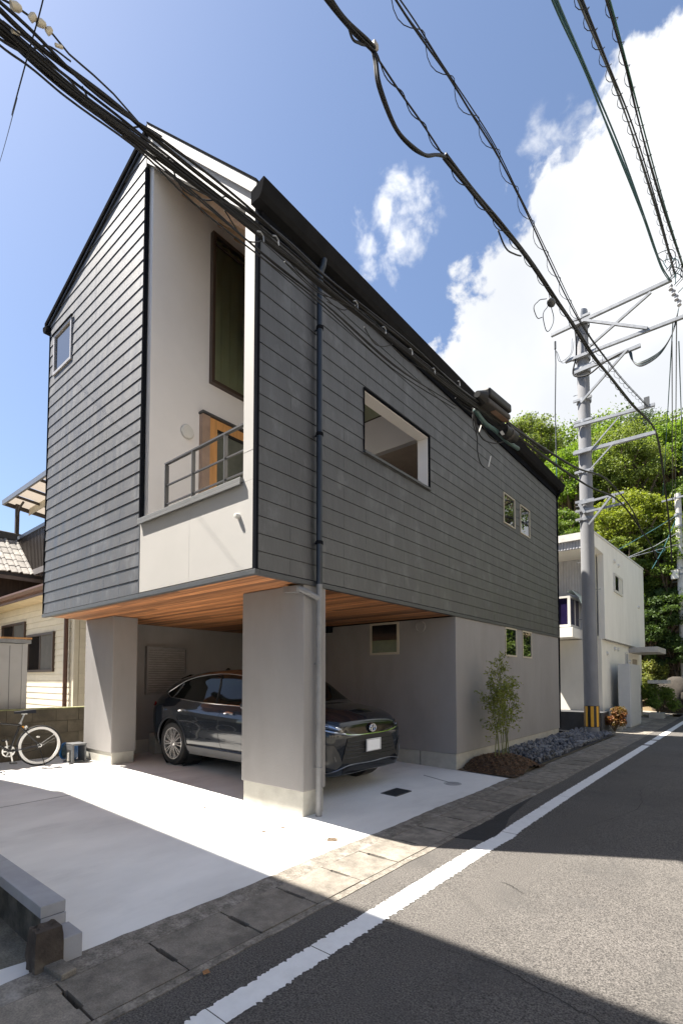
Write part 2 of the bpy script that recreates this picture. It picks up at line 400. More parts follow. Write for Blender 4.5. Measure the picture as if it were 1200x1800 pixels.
# gutter
g = MB().box(-2.80, -2.31, -8, 26, -.33, -.22); gut = obj('gutter', g, m_dark, kind='structure')
g = MB()
for a, b in ((-2.345, -2.285),):
    n = 120; vs = []
    for i in range(n + 1):
        y = -8 + 34 * i / n; vs += [(a, y, .002), (b + rng.uniform(-.008, .008), y, .001), (a, y, -.33), (b, y, -.33)]
    for i in range(n):
        o = 4 * i; g.add([vs[o + k] for k in range(8)], [(0, 1, 5, 4), (0, 4, 6, 2), (1, 3, 7, 5)])
obj('gutter_kerb', g, m_gut2, kind='structure')
g = MB(); n = 340
for i in range(n):
    y0, y1 = -8 + 34 * i / n, -8 + 34 * (i + 1) / n
    r0 = .006 * math.sin(i * 2.3) + .010 * math.sin(i * .31 + 1); r1 = .006 * math.sin((i + 1) * 2.3) + .010 * math.sin((i + 1) * .31 + 1)
    xa, xb = -2.96 + r0, -2.96 + r1
    if y0 > 8.3: xa = xb = -2.93
    g.add([(xa, y0, .006), (-2.772, y0, .003), (xb, y1, .006), (-2.772, y1, .003), (-2.772, y0, -.33), (-2.772, y1, -.33)], [(0, 1, 3, 2), (1, 4, 5, 3)])
obj('gutter_edge_strip', g, m_gut2, kind='structure')
slot = [(-2.766, .006), (-2.672, .006), (-2.666, .017), (-2.482, .017), (-2.476, .006), (-2.351, .006), (-2.351, .494), (-2.476, .494), (-2.482, .483), (-2.666, .483), (-2.672, .494), (-2.766, .494)]
mbc = MB().prism([(x + 2.5585, y - .25) for x, y in slot], 'z', -.06, .0)
me_cover = mesh('gutter_cover', mbc, m_gut)
for i in range(-8, 48):
    o = piece('gutter_cover', me_cover, gut, (-2.5585, .05 + i * .5 + .25, .003 + rng.uniform(-.003, .003)), (rng.uniform(-.006, .006), rng.uniform(-.008, .008), rng.uniform(-.006, .006)))
# parking slab
g = MB(); xs = [-2.945, -3.4, -4.5, -6, -7.43, -9, -12.5]; ys = [1.16, 1.8, 2.6, 3.4, 4.4, 5.5, 7.62]
g.add([(x, y, zs(x)) for y in ys for x in xs], [(j * 7 + i, j * 7 + i + 1, (j + 1) * 7 + i + 1, (j + 1) * 7 + i) for j in range(6) for i in range(6)])
slab = obj('parking_slab', g, m_slab, kind='structure')
# joints and trowel seams in the slab
for a, b, w in (((-3.85, 3.36), (-9.9, 3.42), .008), ((-4.05, 6.86), (-3.35, 6.62), .02), ((-6.6, 1.2), (-6.7, 3.3), .006)):
    g = MB().bar((a[0], a[1], zs(a[0]) + .002), (b[0], b[1], zs(b[0]) + .002), w, .003)
    obj('slab_joint', g, M('slab_joint', (.25, .24, .23), rough=.9), slab)
# neighbouring yard in front of the low wall, planting bed ground and lane beside the white house
m_yard = M('mossy_yard_concrete', (.15, .14, .11), rough=.95, var=.4, scale=5, bump=.6, bscale=40, speck=.3, sscale=90, stain=(.06, .058, .05, .8), stscale=2.2)
g = MB(); g.add([(-14, -9, -.006), (-2.95, -9, -.006), (-2.95, 1.2, -.006), (-14, 1.2, -.006)], [(0, 1, 2, 3)]); obj('neighbour_yard', g, m_yard, kind='structure')
g = MB(); g.add([(-3.12, .55, -.002), (-2.98, .40, -.002), (-2.93, .75, -.002), (-2.98, 1.10, -.002), (-3.10, 1.12, -.002), (-3.14, .9, -.002)], [(0, 1, 2, 3, 4, 5)])
obj('cement_smear', g, m_slab, kind='structure')
g = MB(); g.add([(-2.93, 7.60, .02), (-4.2, 7.60, .03), (-4.2, 15.6, .05), (-2.93, 15.6, .02)], [(0, 1, 2, 3)]); obj('planting_bed_ground', g, m_earth, kind='structure')
m_lane = M('old_apron_concrete', (.25, .235, .20), rough=.93, var=.25, scale=2, bump=.4, bscale=50, stain=(.13, .12, .10, .6), stscale=1.2)
g = MB(); g.add([(-2.94, 15.4, .004), (-9.0, 15.4, .06), (-9.0, 34, .35), (-2.94, 26, .01), (-2.29, 26.02, .0), (-1.9, 34, .10)], [(0, 1, 2, 3), (3, 2, 5, 4)]); obj('lane_apron', g, m_lane, kind='structure')
# covers let into the slab
def thing_at(name, x, y, label, cat, group=None, z=None): return empty(name, (x, y, zs(x) if z is None else z), label, cat, group)
t = thing_at('drain_grate', -3.72, 5.58, 'dark steel drain grate set in the slab in front of the car', 'drain grate')
z = zs(-3.72); qd = [on(670, 1395, 'z', z), on(697, 1386, 'z', z), on(722, 1391, 'z', z), on(696, 1400, 'z', z)]
obj('pit', MB().add([v + Vector((0, 0, .003)) for v in qd], [(0, 1, 2, 3)]), m_dark, t)  # flat near-black sheet painted as the shaded hollow under the bars
for i in range(4):
    obj('frame', MB().bar(qd[i] + Vector((0, 0, .004)), qd[(i + 1) % 4] + Vector((0, 0, .004)), .02, .008), m_flash, t)
for i in range(1, 12):
    a = qd[0].lerp(qd[1], i / 12); b = qd[3].lerp(qd[2], i / 12)
    obj('grate_bar', MB().bar(a + Vector((0, 0, .004)), b + Vector((0, 0, .004)), .012, .008), m_flash, t)
p = on(583, 1476, 'z', zs(-3.1)); t = thing_at('drain_cover', p.x, p.y, 'small round brown drain cover near the gutter edge of the slab', 'drain cover')
m_rust = M('rusty_cover', (.12, .085, .055), rough=.8, var=.35, scale=30, bump=.4)
obj('rim', MB().lathe([(.050, 0), (.052, .004), (.062, .004), (.064, -.004)], p, (0, 0, 1), 20), m_rust, t)
obj('lid', MB().lathe([(0, .003), (.046, .003), (.048, 0)], p, (0, 0, 1), 20), m_rust, t)
obj('lid_rib', MB().bar(p + Vector((-.04, 0, .004)), p + Vector((.04, 0, .004)), .012, .006), m_rust, t)
for (a, b), lab in (((463, 1459), (497, 1452)), 'pale square valve cover with two finger holes nearer the downpipe column'), (((360, 1421), (386, 1418)), 'pale square valve cover with two finger holes at the middle of the slab'):
    pa = on(*a, 'z', .04); pb = on(*b, 'z', .04); c = (pa + pb) / 2; d = (pb - pa); u = Vector((1, .05, 0)).normalized(); v = Vector((-.05, 1, 0))
    zz = zs(c.x); t = thing_at('valve_cover', c.x, c.y, lab, 'valve cover', 'valve covers in the slab')
    q = [c + u * sx * .13 + v * sy * .085 for sx, sy in ((-1, -1), (1, -1), (1, 1), (-1, 1))]
    obj('lid', MB().add([(w.x, w.y, zz + .003) for w in q], [(0, 1, 2, 3)]), m_slab, t)
    for w in (pa, pb): obj('finger_hole', MB().box(w.x - .024, w.x + .024, w.y - .012, w.y + .012, zz + .001, zz + .006), m_rust, t)
p = on(795, 1377, 'z', .02); t = thing_at('access_cover', p.x, p.y, 'faint grey round access cover near the planted corner', 'access cover')
obj('lid', MB().lathe([(0, .003), (.10, .003), (.105, .0)], (p.x, p.y, zs(p.x)), (0, 0, 1), 24), M('grey_cover', (.36, .36, .36), rough=.8), t)
obj('rim', MB().lathe([(.112, .0), (.112, .004), (.125, .004), (.127, .0)], (p.x, p.y, zs(p.x)), (0, 0, 1), 24), M('grey_cover', (.36, .36, .36)), t)

# ------------------------------------------------------------------ the dark house
XS, XL, YF, YB, Z0 = -3.82, -9.42, 3.218, 13.29, 2.67
zl = lambda x: 8.438 + .318 * (x + 7.504)            # underside of the left roof slope
zr = lambda x: 6.68 - 1.027 * (x + 3.786)            # top of the right roof slope
XR, RX = -6.13, -6.05                                # end of the gable cladding, ridge
house = empty('clad_house', (-6.6, 8.2, .1), 'tall charcoal clad gabled house raised on grey columns above a parked car', 'house')
H = lambda n, mb, m, **k: obj(n, mb, m, house, **k)

def sub_rect(rects, w):
    out = []
    for (a, b, c, d) in rects:
        if w[0] >= b or w[1] <= a or w[2] >= d or w[3] <= c: out.append((a, b, c, d)); continue
        if a < w[0]: out.append((a, w[0], c, d))
        if w[1] < b: out.append((w[1], b, c, d))
        a2, b2 = max(a, w[0]), min(b, w[1])
        if c < w[2]: out.append((a2, b2, c, w[2]))
        if w[3] < d: out.append((a2, b2, w[3], d))
    return [r for r in out if r[1] - r[0] > .012 and r[3] - r[2] > .012]
def board(poly, z0, face, parent):
    """one lapped board: poly in (u, z); thick at its foot, thin at its head"""
    t = (lambda z: .017 - .010 * (z - z0) / .182) if face == 'y' else (lambda z: .014 - .007 * (z - z0) / .182)
    n = len(poly)
    if face == 'x': vs = [(XS - .021 + t(z), u, z) for u, z in poly] + [(XS - .027, u, z) for u, z in poly]
    else: vs = [(u, YF + .021 - t(z), z) for u, z in poly] + [(u, YF + .027, z) for u, z in poly]
    mb = MB().add(vs, [tuple(range(n)), tuple(range(n, 2 * n))[::-1]] + [(i, (i + 1) % n, n + (i + 1) % n, n + i) for i in range(n)])
    return obj('cladding_board', mb, m_clad, parent, own=True)
WIN_S = [(5.03, 6.72, 4.53, 5.36), (9.70, 10.32, 4.73, 5.37), (10.63, 11.23, 4.73, 5.37)]
WIN_F = [(-9.22, -8.47, 6.80, 7.52)]
side = H('side_cladding_backing', MB().box(XS - .055, XS - .027, YF + .06, 5.03, Z0, 6.56).box(XS - .055, XS - .027, 6.72, YB, Z0, 6.56)
         .box(XS - .055, XS - .027, 5.03, 6.72, Z0, 4.53).box(XS - .055, XS - .027, 5.03, 6.72, 5.36, 6.56), m_black)
STEP, LEN = .182, .91
for k in range(22):
    z0 = Z0 + k * STEP; z1 = min(z0 + STEP - .005, 6.56)
    if z1 - z0 < .03: break
    joints = [YF + .03] + [y for y in (3.71 + (LEN / 2 if k % 2 else 0) + LEN * i for i in range(-1, 12)) if YF + .1 < y < YB - .05] + [YB - .012]
    for a, b in zip(joints[:-1], joints[1:]):
        for (u0, u1, c, d) in [r for r in sub_rect([(a + .0015, b - .0015, z0, z1)], (0, 0, 0, 0))]:
            rects = [(u0, u1, c, d)]
            for w in WIN_S: rects = sub_rect(rects, w)
            for q in rects: board([(q[0], q[2]), (q[1], q[2]), (q[1], q[3]), (q[0], q[3])], z0, 'x', side)
front = H('gable_cladding_backing', MB().prism([(XL + .01, Z0), (XR - .02, Z0), (XR - .02, zl(XR)), (XL + .01, zl(XL))], 'y', YF + .027, YF + .05), m_black)
for k in range(36):
    z0 = Z0 + k * STEP; z1 = z0 + STEP - .006
    off = 0 if k % 2 else LEN / 2
    joints = [XL] + [x for x in (-8.98 - LEN + off + LEN * i for i in range(6)) if XL + .05 < x < XR - .08] + [XR - .035]
    for a, b in zip(joints[:-1], joints[1:]):
        rects = [(a + .0015, b - .0015, z0, z1)]
        for w in WIN_F: rects = sub_rect(rects, w)
        for q in rects:
            poly = clip_poly([(q[0], q[2]), (q[1], q[2]), (q[1], q[3]), (q[0], q[3])], -.318, 1, 8.438 + .318 * 7.504)
            if len(poly) >= 3 and max(p[1] for p in poly) - min(p[1] for p in poly) > .03: board(poly, z0, 'y', front)
# walls behind the cladding, mass of the upper storeys
H('side_wall', MB().box(-4.02, XS - .057, 3.40, 5.03, Z0, 6.5).box(-4.02, XS - .057, 6.72, YB - .1, Z0, 6.5).box(-4.02, XS - .057, 5.03, 6.72, Z0, 4.53).box(-4.02, XS - .057, 5.03, 6.72, 5.36, 6.5), m_inwall)
H('terrace_side_wall', MB().box(-6.20, -6.05, YF + .06, 7.4, 3.3, 8.78), m_inwall)
H('upper_wall', MB().box(XL + .012, XL + .1, YF + .052, YB, Z0, zl(XL) - .02).prism([(XL + .012, Z0), (XS - .06, Z0), (XS - .06, 6.5), (XR, 8.8), (XL + .012, zl(XL) - .02)], 'y', YB - .1, YB), m_clad)
H('floor_slab', MB().box(XL + .02, XS - .06, YF + .06, YB - .12, 2.70, 3.42), m_dark)
# white gable front round the terrace opening
H('parapet', MB().box(XR, XS - .045, YF, YF + .16, Z0, 3.585), m_white, bevel=.004)
H('corner_jamb', MB().prism([(-4.025, 3.587), (XS - .045, 3.587), (XS - .045, 6.45), (-4.025, 6.52)], 'y', YF, YF + .18), m_white)
opx = lambda x: 8.46 - .95 * (x + 6.05)
H('gable_band', MB().prism([(XR, opx(XR) + .0), (-4.027, opx(-4.027)), (XS - .045, 6.452), (XS - .045, zr(XS) - .03), (RX, zr(RX) - .03), (XR, zl(XR) - .01)], 'y', YF + .002, YF + .16), m_white)
H('verge_board', MB().prism([(RX, zr(RX) - .16), (XS + .02, zr(XS + .02) - .16), (XS + .02, zr(XS + .02) - .020), (RX, zr(RX) - .020)], 'y', YF - .045, YF - .002), m_white)
# panel seams
for q in (MB().box(-4.025, XS - .045, YF - .002, YF, 3.9, 3.904), MB().box(-5.0, -4.9985, YF - .001, YF, Z0, 3.58)): H('panel_seam', q, M('seam', (.45, .44, .42)))
# black corner trims
H('corner_trim', MB().box(XS - .045, XS + .004, YF - .004, YF + .032, Z0 - .02, 6.60), m_black)
H('corner_trim', MB().box(XR - .034, XR - .002, YF - .006, YF + .05, 3.6, 8.48), m_black)
H('corner_trim', MB().box(XR - .026, XR - .002, YF - .003, YF + .03, Z0, 3.6), m_flash)
H('corner_trim', MB().box(XR - .014, XR - .002, YF - .003, YF + .03, 8.48, zl(XR)), m_flash)
H('corner_trim', MB().box(XL - .012, XL + .010, YF - .003, YF + .05, Z0, zl(XL)), m_black)
H('corner_trim', MB().box(XS - .03, XS + .003, YB - .012, YB + .02, Z0, 6.5), m_black)
# starter flashing under the cladding
H('starter_flashing', MB().box(XL - .012, XS + .006, YF - .010, YF + .05, 2.605, Z0 - .012).box(XS - .055, XS + .006, YF + .052, YB + .01, 2.605, Z0 - .012), m_flash, bevel=.003)
H('parapet_coping', MB().box(XR, -4.02, YF - .045, YF + .20, 3.590, 3.635).box(XR, -4.02, YF - .048, YF - .035, 3.555, 3.589), M('coping_metal', (.16, .16, .155), rough=.45, var=.04), bevel=.004)
# roof
rt = lambda x: zl(x) + .10
H('roof', MB().prism([(-9.56, zl(-9.56) + .01), (RX, zl(RX) + .01), (RX, rt(RX)), (-9.56, rt(-9.56))], 'y', YF - .02, YB + .12), m_roofm)
H('roof', MB().prism([(RX + .002, zr(RX) - .20), (XS + .04, zr(XS + .04) - .20), (XS + .04, zr(XS + .04)), (RX + .002, zr(RX))], 'y', YF + .17, YB + .12), m_roofm)
H('verge_cap', MB().prism([(-9.57, rt(-9.57) - .055), (RX, rt(RX) - .055), (RX, rt(RX) + .012), (-9.57, rt(-9.57) + .012)], 'y', YF - .040, YF - .021), m_roofm)
H('verge_cap', MB().prism([(-9.56, zl(-9.56) - .012), (XR, zl(XR) - .012), (XR, zl(XR) + .045), (-9.56, zl(-9.56) + .045)], 'y', YF - .020, YF - .0005), M('blue_black_fascia', (.02, .026, .036), rough=.35))
H('verge_cap', MB().prism([(RX, zr(RX) - .018), (XS + .03, zr(XS + .03) - .018), (XS + .03, zr(XS + .03) + .008), (RX, zr(RX) + .008)], 'y', YF - .055, YF - .003), m_roofm)
gp = [(-3.84, 6.42), (-3.715, 6.42), (-3.675, 6.46), (-3.635, 6.59), (-3.65, 6.60), (-3.84, 6.56)]
H('eaves_gutter', MB().prism(gp, 'y', YF - .08, YB + .14), m_roofm)
H('eaves_board', MB().box(-3.90, -3.80, YF + .03, YB + .05, 6.30, 6.418), m_black)
gp2 = [(-9.58, 7.71), (-9.50, 7.69), (-9.45, 7.75), (-9.45, 7.80), (-9.62, 7.83), (-9.62, 7.77)]
H('eaves_gutter', MB().prism(gp2, 'y', YF - .05, YB + .14), m_roofm)
# terrace ceiling with rafters
H('terrace_ceiling', MB().prism([(-6.05, 8.58), (-4.02, 6.64), (-4.02, 6.67), (-6.05, 8.61)], 'y', YF + .17, 9.0), m_ply)
for i in range(13):
    y = 3.725 + .303 * i
    H('rafter', MB().prism([(-6.05, 8.40), (-4.022, 6.455), (-4.022, 6.63), (-6.05, 8.575)], 'y', y - .022, y + .022), m_rafter)
# terrace floor, back walls
H('terrace_floor', MB().box(-6.048, -4.022, YF + .165, 9.0, 3.43, 3.47), M('deck_grey', (.28, .27, .25)))
H('terrace_back_wall', MB().box(-6.048, -4.022, 7.40, 7.52, 5.78, 6.46), m_inwall)
H('terrace_soffit', MB().box(-6.048, -4.022, 7.525, 9.0, 5.785, 5.82), m_ply)
H('terrace_end_wall', MB().prism([(-6.2, 3.4), (-4.022, 3.4), (-4.022, 6.6), (-6.05, 8.55), (-6.2, 8.6)], 'y', 9.0, 9.1), M('brown_inner_panel', (.42, .33, .24), rough=.7))  # evenly brown wall at the far end of the terrace
clear = bpy.data.materials.new('clear_glass'); clear.use_nodes = True
_n = clear.node_tree; _n.nodes.clear(); _o = _n.nodes.new('ShaderNodeOutputMaterial'); _t = _n.nodes.new('ShaderNodeBsdfTransparent'); _t.inputs[0].default_value = (.82, .86, .82, 1)
_g = _n.nodes.new('ShaderNodeBsdfGlossy'); _g.inputs['Roughness'].default_value = .02; _fr = _n.nodes.new('ShaderNodeFresnel'); _fr.inputs[0].default_value = 1.5
_mx = _n.nodes.new('ShaderNodeMixShader'); _n.links.new(_fr.outputs[0], _mx.inputs[0]); _n.links.new(_t.outputs[0], _mx.inputs[1]); _n.links.new(_g.outputs[0], _mx.inputs[2]); _n.links.new(_mx.outputs[0], _o.inputs[0])
m_curt = M('olive_curtain', (.36, .375, .25), rough=.85, var=.12, scale=3, stretch=(1, 1, .3))
def frame_mb(face, a0, a1, z0, z1, p0, p1, w):
    mb = MB()
    for (u0, u1, c, d) in ((a0, a1, z0, z0 + w), (a0, a1, z1 - w, z1), (a0, a0 + w, z0 + w, z1 - w), (a1 - w, a1, z0 + w, z1 - w)):
        if face == 'x': mb.box(p0, p1, u0, u1, c, d)
        else: mb.box(u0, u1, p0, p1, c, d)
    return mb
def curtain(face, a0, a1, z0, z1, p, amp=.02, pitch=.11):
    n = max(6, int((a1 - a0) / pitch * 4)); vs = []
    for i in range(n + 1):
        u = a0 + (a1 - a0) * i / n; d = p + amp * math.sin(2 * math.pi * (u - a0) / pitch + 1.3 * math.sin(u * 7))
        vs += [(d, u, z0) if face == 'x' else (u, d, z0), (d, u, z1) if face == 'x' else (u, d, z1)]
    return MB().add(vs, [(2 * i, 2 * i + 2, 2 * i + 3, 2 * i + 1) for i in range(n)])
# tall window of the terrace
tw = H('tall_window', frame_mb('x', 4.19, 6.6, 5.90, 8.20, -6.05, -5.975, .05), m_frame_b)
obj('curtain', curtain('x', 4.24, 6.55, 5.95, 8.13, -6.02, .012, .21), m_curt, tw)
obj('transom', MB().box(-6.0, -5.98, 4.24, 6.55, 8.02, 8.045), m_frame_b, tw)
obj('pane', MB().add([(-5.99, 4.24, 5.95), (-5.99, 6.55, 5.95), (-5.99, 6.55, 8.15), (-5.99, 4.24, 8.15)], [(0, 1, 2, 3)]), clear, tw)
# terrace door
dr = H('terrace_door', frame_mb('x', 4.17, 5.9, 3.40, 5.36, -6.049, -5.985, .13), m_oak)
obj('door_reveal', MB().box(-6.049, -5.97, 4.035, 4.165, 3.47, 5.36), M('grey_brown_jamb_board', (.33, .23, .17), rough=.6), dr)  # one even grey-brown colour on the door reveal
obj('door_hood', MB().box(-6.049, -5.94, 4.02, 5.95, 5.365, 5.395), m_flash, dr)
obj('pane', MB().box(-6.03, -6.01, 4.30, 5.77, 3.53, 5.23), M('door_glass', (.12, .125, .10), rough=.06, spec=.8), dr)
obj('inner_rail', MB().box(-6.01, -5.99, 4.30, 5.77, 5.19, 5.23), m_dark, dr)
H('vent_cap', MB().lathe([(0, .03), (.085, .028), (.098, .012), (.098, 0), (.07, -.02)], (-6.03, 3.83, 5.02), (1, 0, 0), 24), m_wht_pl, smooth='auto')
# high green window seen through the side opening
tri = [(-6.04, 6.462), (-4.03, 6.462), (-4.03, 6.62), (-6.04, 8.54)]
hw = H('back_window', MB().box(-6.04, -4.03, 7.42, 7.5, 6.462, 6.50).box(-5.05, -5.01, 7.42, 7.5, 6.50, 7.5), m_frame_b)
obj('curtain', MB().prism(tri, 'y', 7.47, 7.48), m_curt, hw)
# opening trims
H('opening_trim', MB().box(XS - .03, XS + .004, 5.022, 5.032, 4.52, 5.37).box(XS - .03, XS + .004, 6.718, 6.735, 4.52, 5.37).box(XS - .03, XS + .004, 5.03, 6.72, 5.358, 5.375), m_black)
H('opening_sill', MB().box(-4.03, XS + .022, 5.02, 6.735, 4.498, 4.532), m_flash)
H('opening_reveal', MB().box(-4.03, XS - .031, 5.032, 6.718, 5.345, 5.359).box(-4.03, XS - .031, 6.706, 6.719, 4.533, 5.344).box(-4.03, XS - .031, 5.031, 5.043, 4.533, 5.344), m_inwall)
# small windows in the side wall and the gable
for (a, b, c, d) in WIN_S[1:]:
    w = H('window', frame_mb('x', a + .004, b - .004, c + .004, d - .004, XS - .05, XS + .010, .020), m_frame_w)
    obj('pane', MB().box(XS - .05, XS - .008, a + .022, b - .022, c + .022, d - .022), m_glass_r, w)
for (a, b, c, d) in WIN_F:
    w = H('window', frame_mb('y', a + .004, b - .004, c + .004, d - .004, YF - .014, YF + .05, .045), M('pale_window_frame', (.34, .33, .33), rough=.4))
    obj('pane', MB().box(a + .05, b - .05, YF + .012, YF + .05, c + .05, d - .05), m_glass_r, w)
    obj('window_hood', MB().box(a - .03, b + .03, YF - .03, YF, d + .002, d + .02), m_black, w)
# railing
px_r = [-5.64, -5.05, -4.43]
rail = H('railing', MB().box(-5.66, -4.03, 3.275, 3.315, 4.255, 4.275), m_steel)
for z in (3.985, 3.745): obj('rail_bar', MB().box(-5.655, -4.03, 3.285, 3.305, z - .008, z + .008), m_steel, rail)
for x in px_r: obj('rail_post', MB().box(x - .008, x + .008, 3.272, 3.318, 3.636, 4.254), m_steel, rail)
obj('rail_return', MB().box(-5.66, -5.64, 3.316, 3.33, 3.636, 4.254), m_steel, rail)
p = Vector((-4.09, YF, 3.245))
H('wall_spout', MB().lathe([(0, .055), (.02, .052), (.028, .035), (.028, 0)], p, (0, -1, 0), 16), m_wht_pl, smooth='auto')
# cedar soffit
sf = H('soffit', MB().box(XL + .02, XS - .07, YF + .055, 7.578, 2.655, 2.695), m_dark)
n = 39; pit = (7.575 - YF - .055) / n
for i in range(n):
    y0 = YF + .055 + i * pit; cut = rng.uniform(-8.2, -5.0)
    for a, b in ((XL + .03, cut - .001), (cut + .001, XS - .058)):
        obj('soffit_plank', MB().box(a, b, y0 + .003, y0 + pit - .003, 2.622 + rng.uniform(0, .003), 2.652), m_wood, sf, own=True)
# columns and ground floor
for (a, b, c, d) in ((-9.40, -8.32, 3.93, 4.36), (-4.905, -3.838, 3.93, 4.30)):
    c_ = H('column', MB().box(a, b, c, d, .30, 2.62), m_stucco, bevel=.012)
    obj('column_base', MB().box(a + .02, b - .02, c + .02, d - .02, -.3, .305), m_conc, c_, bevel=.008)
H('garage_wall', MB().box(-9.42, -9.25, 4.36, 7.58, .36, 2.62), m_stucco)
H('ground_floor_wall', MB().box(-9.40, -3.84, 7.58, 13.27, .29, 2.604), m_stucco, bevel=.006)
H('foundation', MB().box(-9.38, -3.862, 7.60, 13.25, -.34, .292).box(-9.42, -9.23, 4.34, 7.6, -.3, .36), m_conc)
obj_j = H('foundation_joint', MB().box(-4.55, -4.545, 7.592, 7.60, .02, .29), m_dark)
for (a, b) in ((9.72, 10.33), (10.68, 11.25)):
    w = H('window', frame_mb('x', a, b, 2.01, 2.60, -3.85, -3.822, .03), m_frame_w)
    obj('pane', MB().box(-3.85, -3.834, a + .03, b - .03, 2.04, 2.57), m_glass_r, w)
w = H('window', frame_mb('y', -5.62, -4.97, 2.0, 2.60, 7.555, 7.59, .04), m_frame_w)
obj('pane', MB().box(-5.58, -5.01, 7.572, 7.59, 2.27, 2.56), m_glass_d, w)
obj('lower_pane', MB().box(-5.58, -5.01, 7.570, 7.59, 2.04, 2.27), M('frosted_green_pane', (.09, .11, .05), rough=.25), w)
H('vent_cap', MB().lathe([(0, -.02), (.075, -.02), (.08, -.03), (.098, -.03), (.105, 0)], (-4.515, 7.58, 2.47), (0, 1, 0), 28), m_stucco, smooth='auto')
H('black_wall_box', MB().box(-7.3, -6.57, 7.44, 7.58, 2.49, 2.615), m_black, bevel=.01)  # plain black box fixed to the garage back wall
sh = H('shutter_window', frame_mb('x', 5.0, 5.9, 1.24, 2.20, -9.25, -9.16, .035), M('shutter_frame', (.20, .19, .185), rough=.5))
m_shut = M('shutter_slat_metal', (.23, .215, .205), rough=.5, rnd=.05)
for i in range(19):
    z = 1.275 + i * .0468
    obj('shutter_slat', MB().box(-9.235, -9.20, 5.035, 5.865, z + .006, z + .046), m_shut, sh, own=True)
obj('shutter_back', MB().box(-9.249, -9.236, 5.036, 5.864, 1.276, 2.164), m_dark, sh)
# downpipe: dark above, painted like the wall below
px, py = -3.765, 4.105
H('downpipe', MB().tube(crom([(-3.72, py + .02, 6.44), (-3.73, py + .02, 6.38), (px, py + .005, 6.28), (px, py, 6.20)], 5) + [Vector((px, py, 2.62))], .036, 14), M('navy_downpipe', (.018, .024, .034), rough=.35), smooth='auto')
for z in (5.62, 4.36, 3.1): H('pipe_bracket', MB().lathe([(.037, -.02), (.043, -.018), (.043, .018), (.037, .02)], (px, py, z), (0, 0, 1), 14).box(px - .07, px - .03, py - .006, py + .006, z - .008, z + .008), m_black)
lp = H('lower_downpipe', MB().tube([(px, py, 2.622), (px, py, zs(px))], .036, 14), M('grey_pipe', (.20, .198, .197), rough=.45), smooth='auto')
for z in (1.72, .55): obj('pipe_bracket', MB().lathe([(.037, -.014), (.042, -.012), (.042, .012), (.037, .014)], (px, py, z), (0, 0, 1), 14).box(px - .08, px - .03, py - .005, py + .005, z - .006, z + .006), M('grey_pipe', (.20, .198, .197)), lp)
H('pipe_branch', MB().bar((-4.10, 3.90, 2.57), (-3.86, 3.88, 2.545), .075, .07).tube([(-3.87, 3.88, 2.56), (-3.80, 3.93, 2.52), (px, py - .02, 2.46)], .032, 12), M('grey_pipe', (.20, .198, .197)), smooth='auto')
H('rear_downpipe', MB().tube(crom([(-3.72, 13.2, 6.5), (-3.72, 13.22, 6.38), (-3.80, 13.30, 6.30), (-3.84, 13.34, 6.2)], 5) + [Vector((-3.86, 13.34, .3))], .032, 10), m_black, smooth='auto')

# cracks and a repaired seam in the road
m_crk = M('road_crack', (.035, .033, .03), rough=.95)
for pts in ([(-1.86, 2.4), (-1.2, 2.62), (-.5, 2.5), (.3, 2.75)], [(-1.4, 5.6), (-1.1, 6.8), (-1.25, 8.2), (-.9, 9.6)], [(-1.86, 3.6), (-1.55, 3.72), (-1.3, 3.6)]):
    path = crom([(x + rng.uniform(-.02, .02), y, 0) for x, y in pts], 16); g = MB()
    for p in path:
        q = Vector((p.x + rng.uniform(-.012, .012), p.y + rng.uniform(-.012, .012), .010 if p.x > -1.5 else .003)); w = rng.uniform(.0015, .004); g.v += [q + Vector((-w, -w, 0)), q + Vector((w, w, 0))]
    for i in range(len(path) - 1): g.f.append((2 * i, 2 * i + 2, 2 * i + 3, 2 * i + 1))
    obj('road_crack', g, m_crk, road)
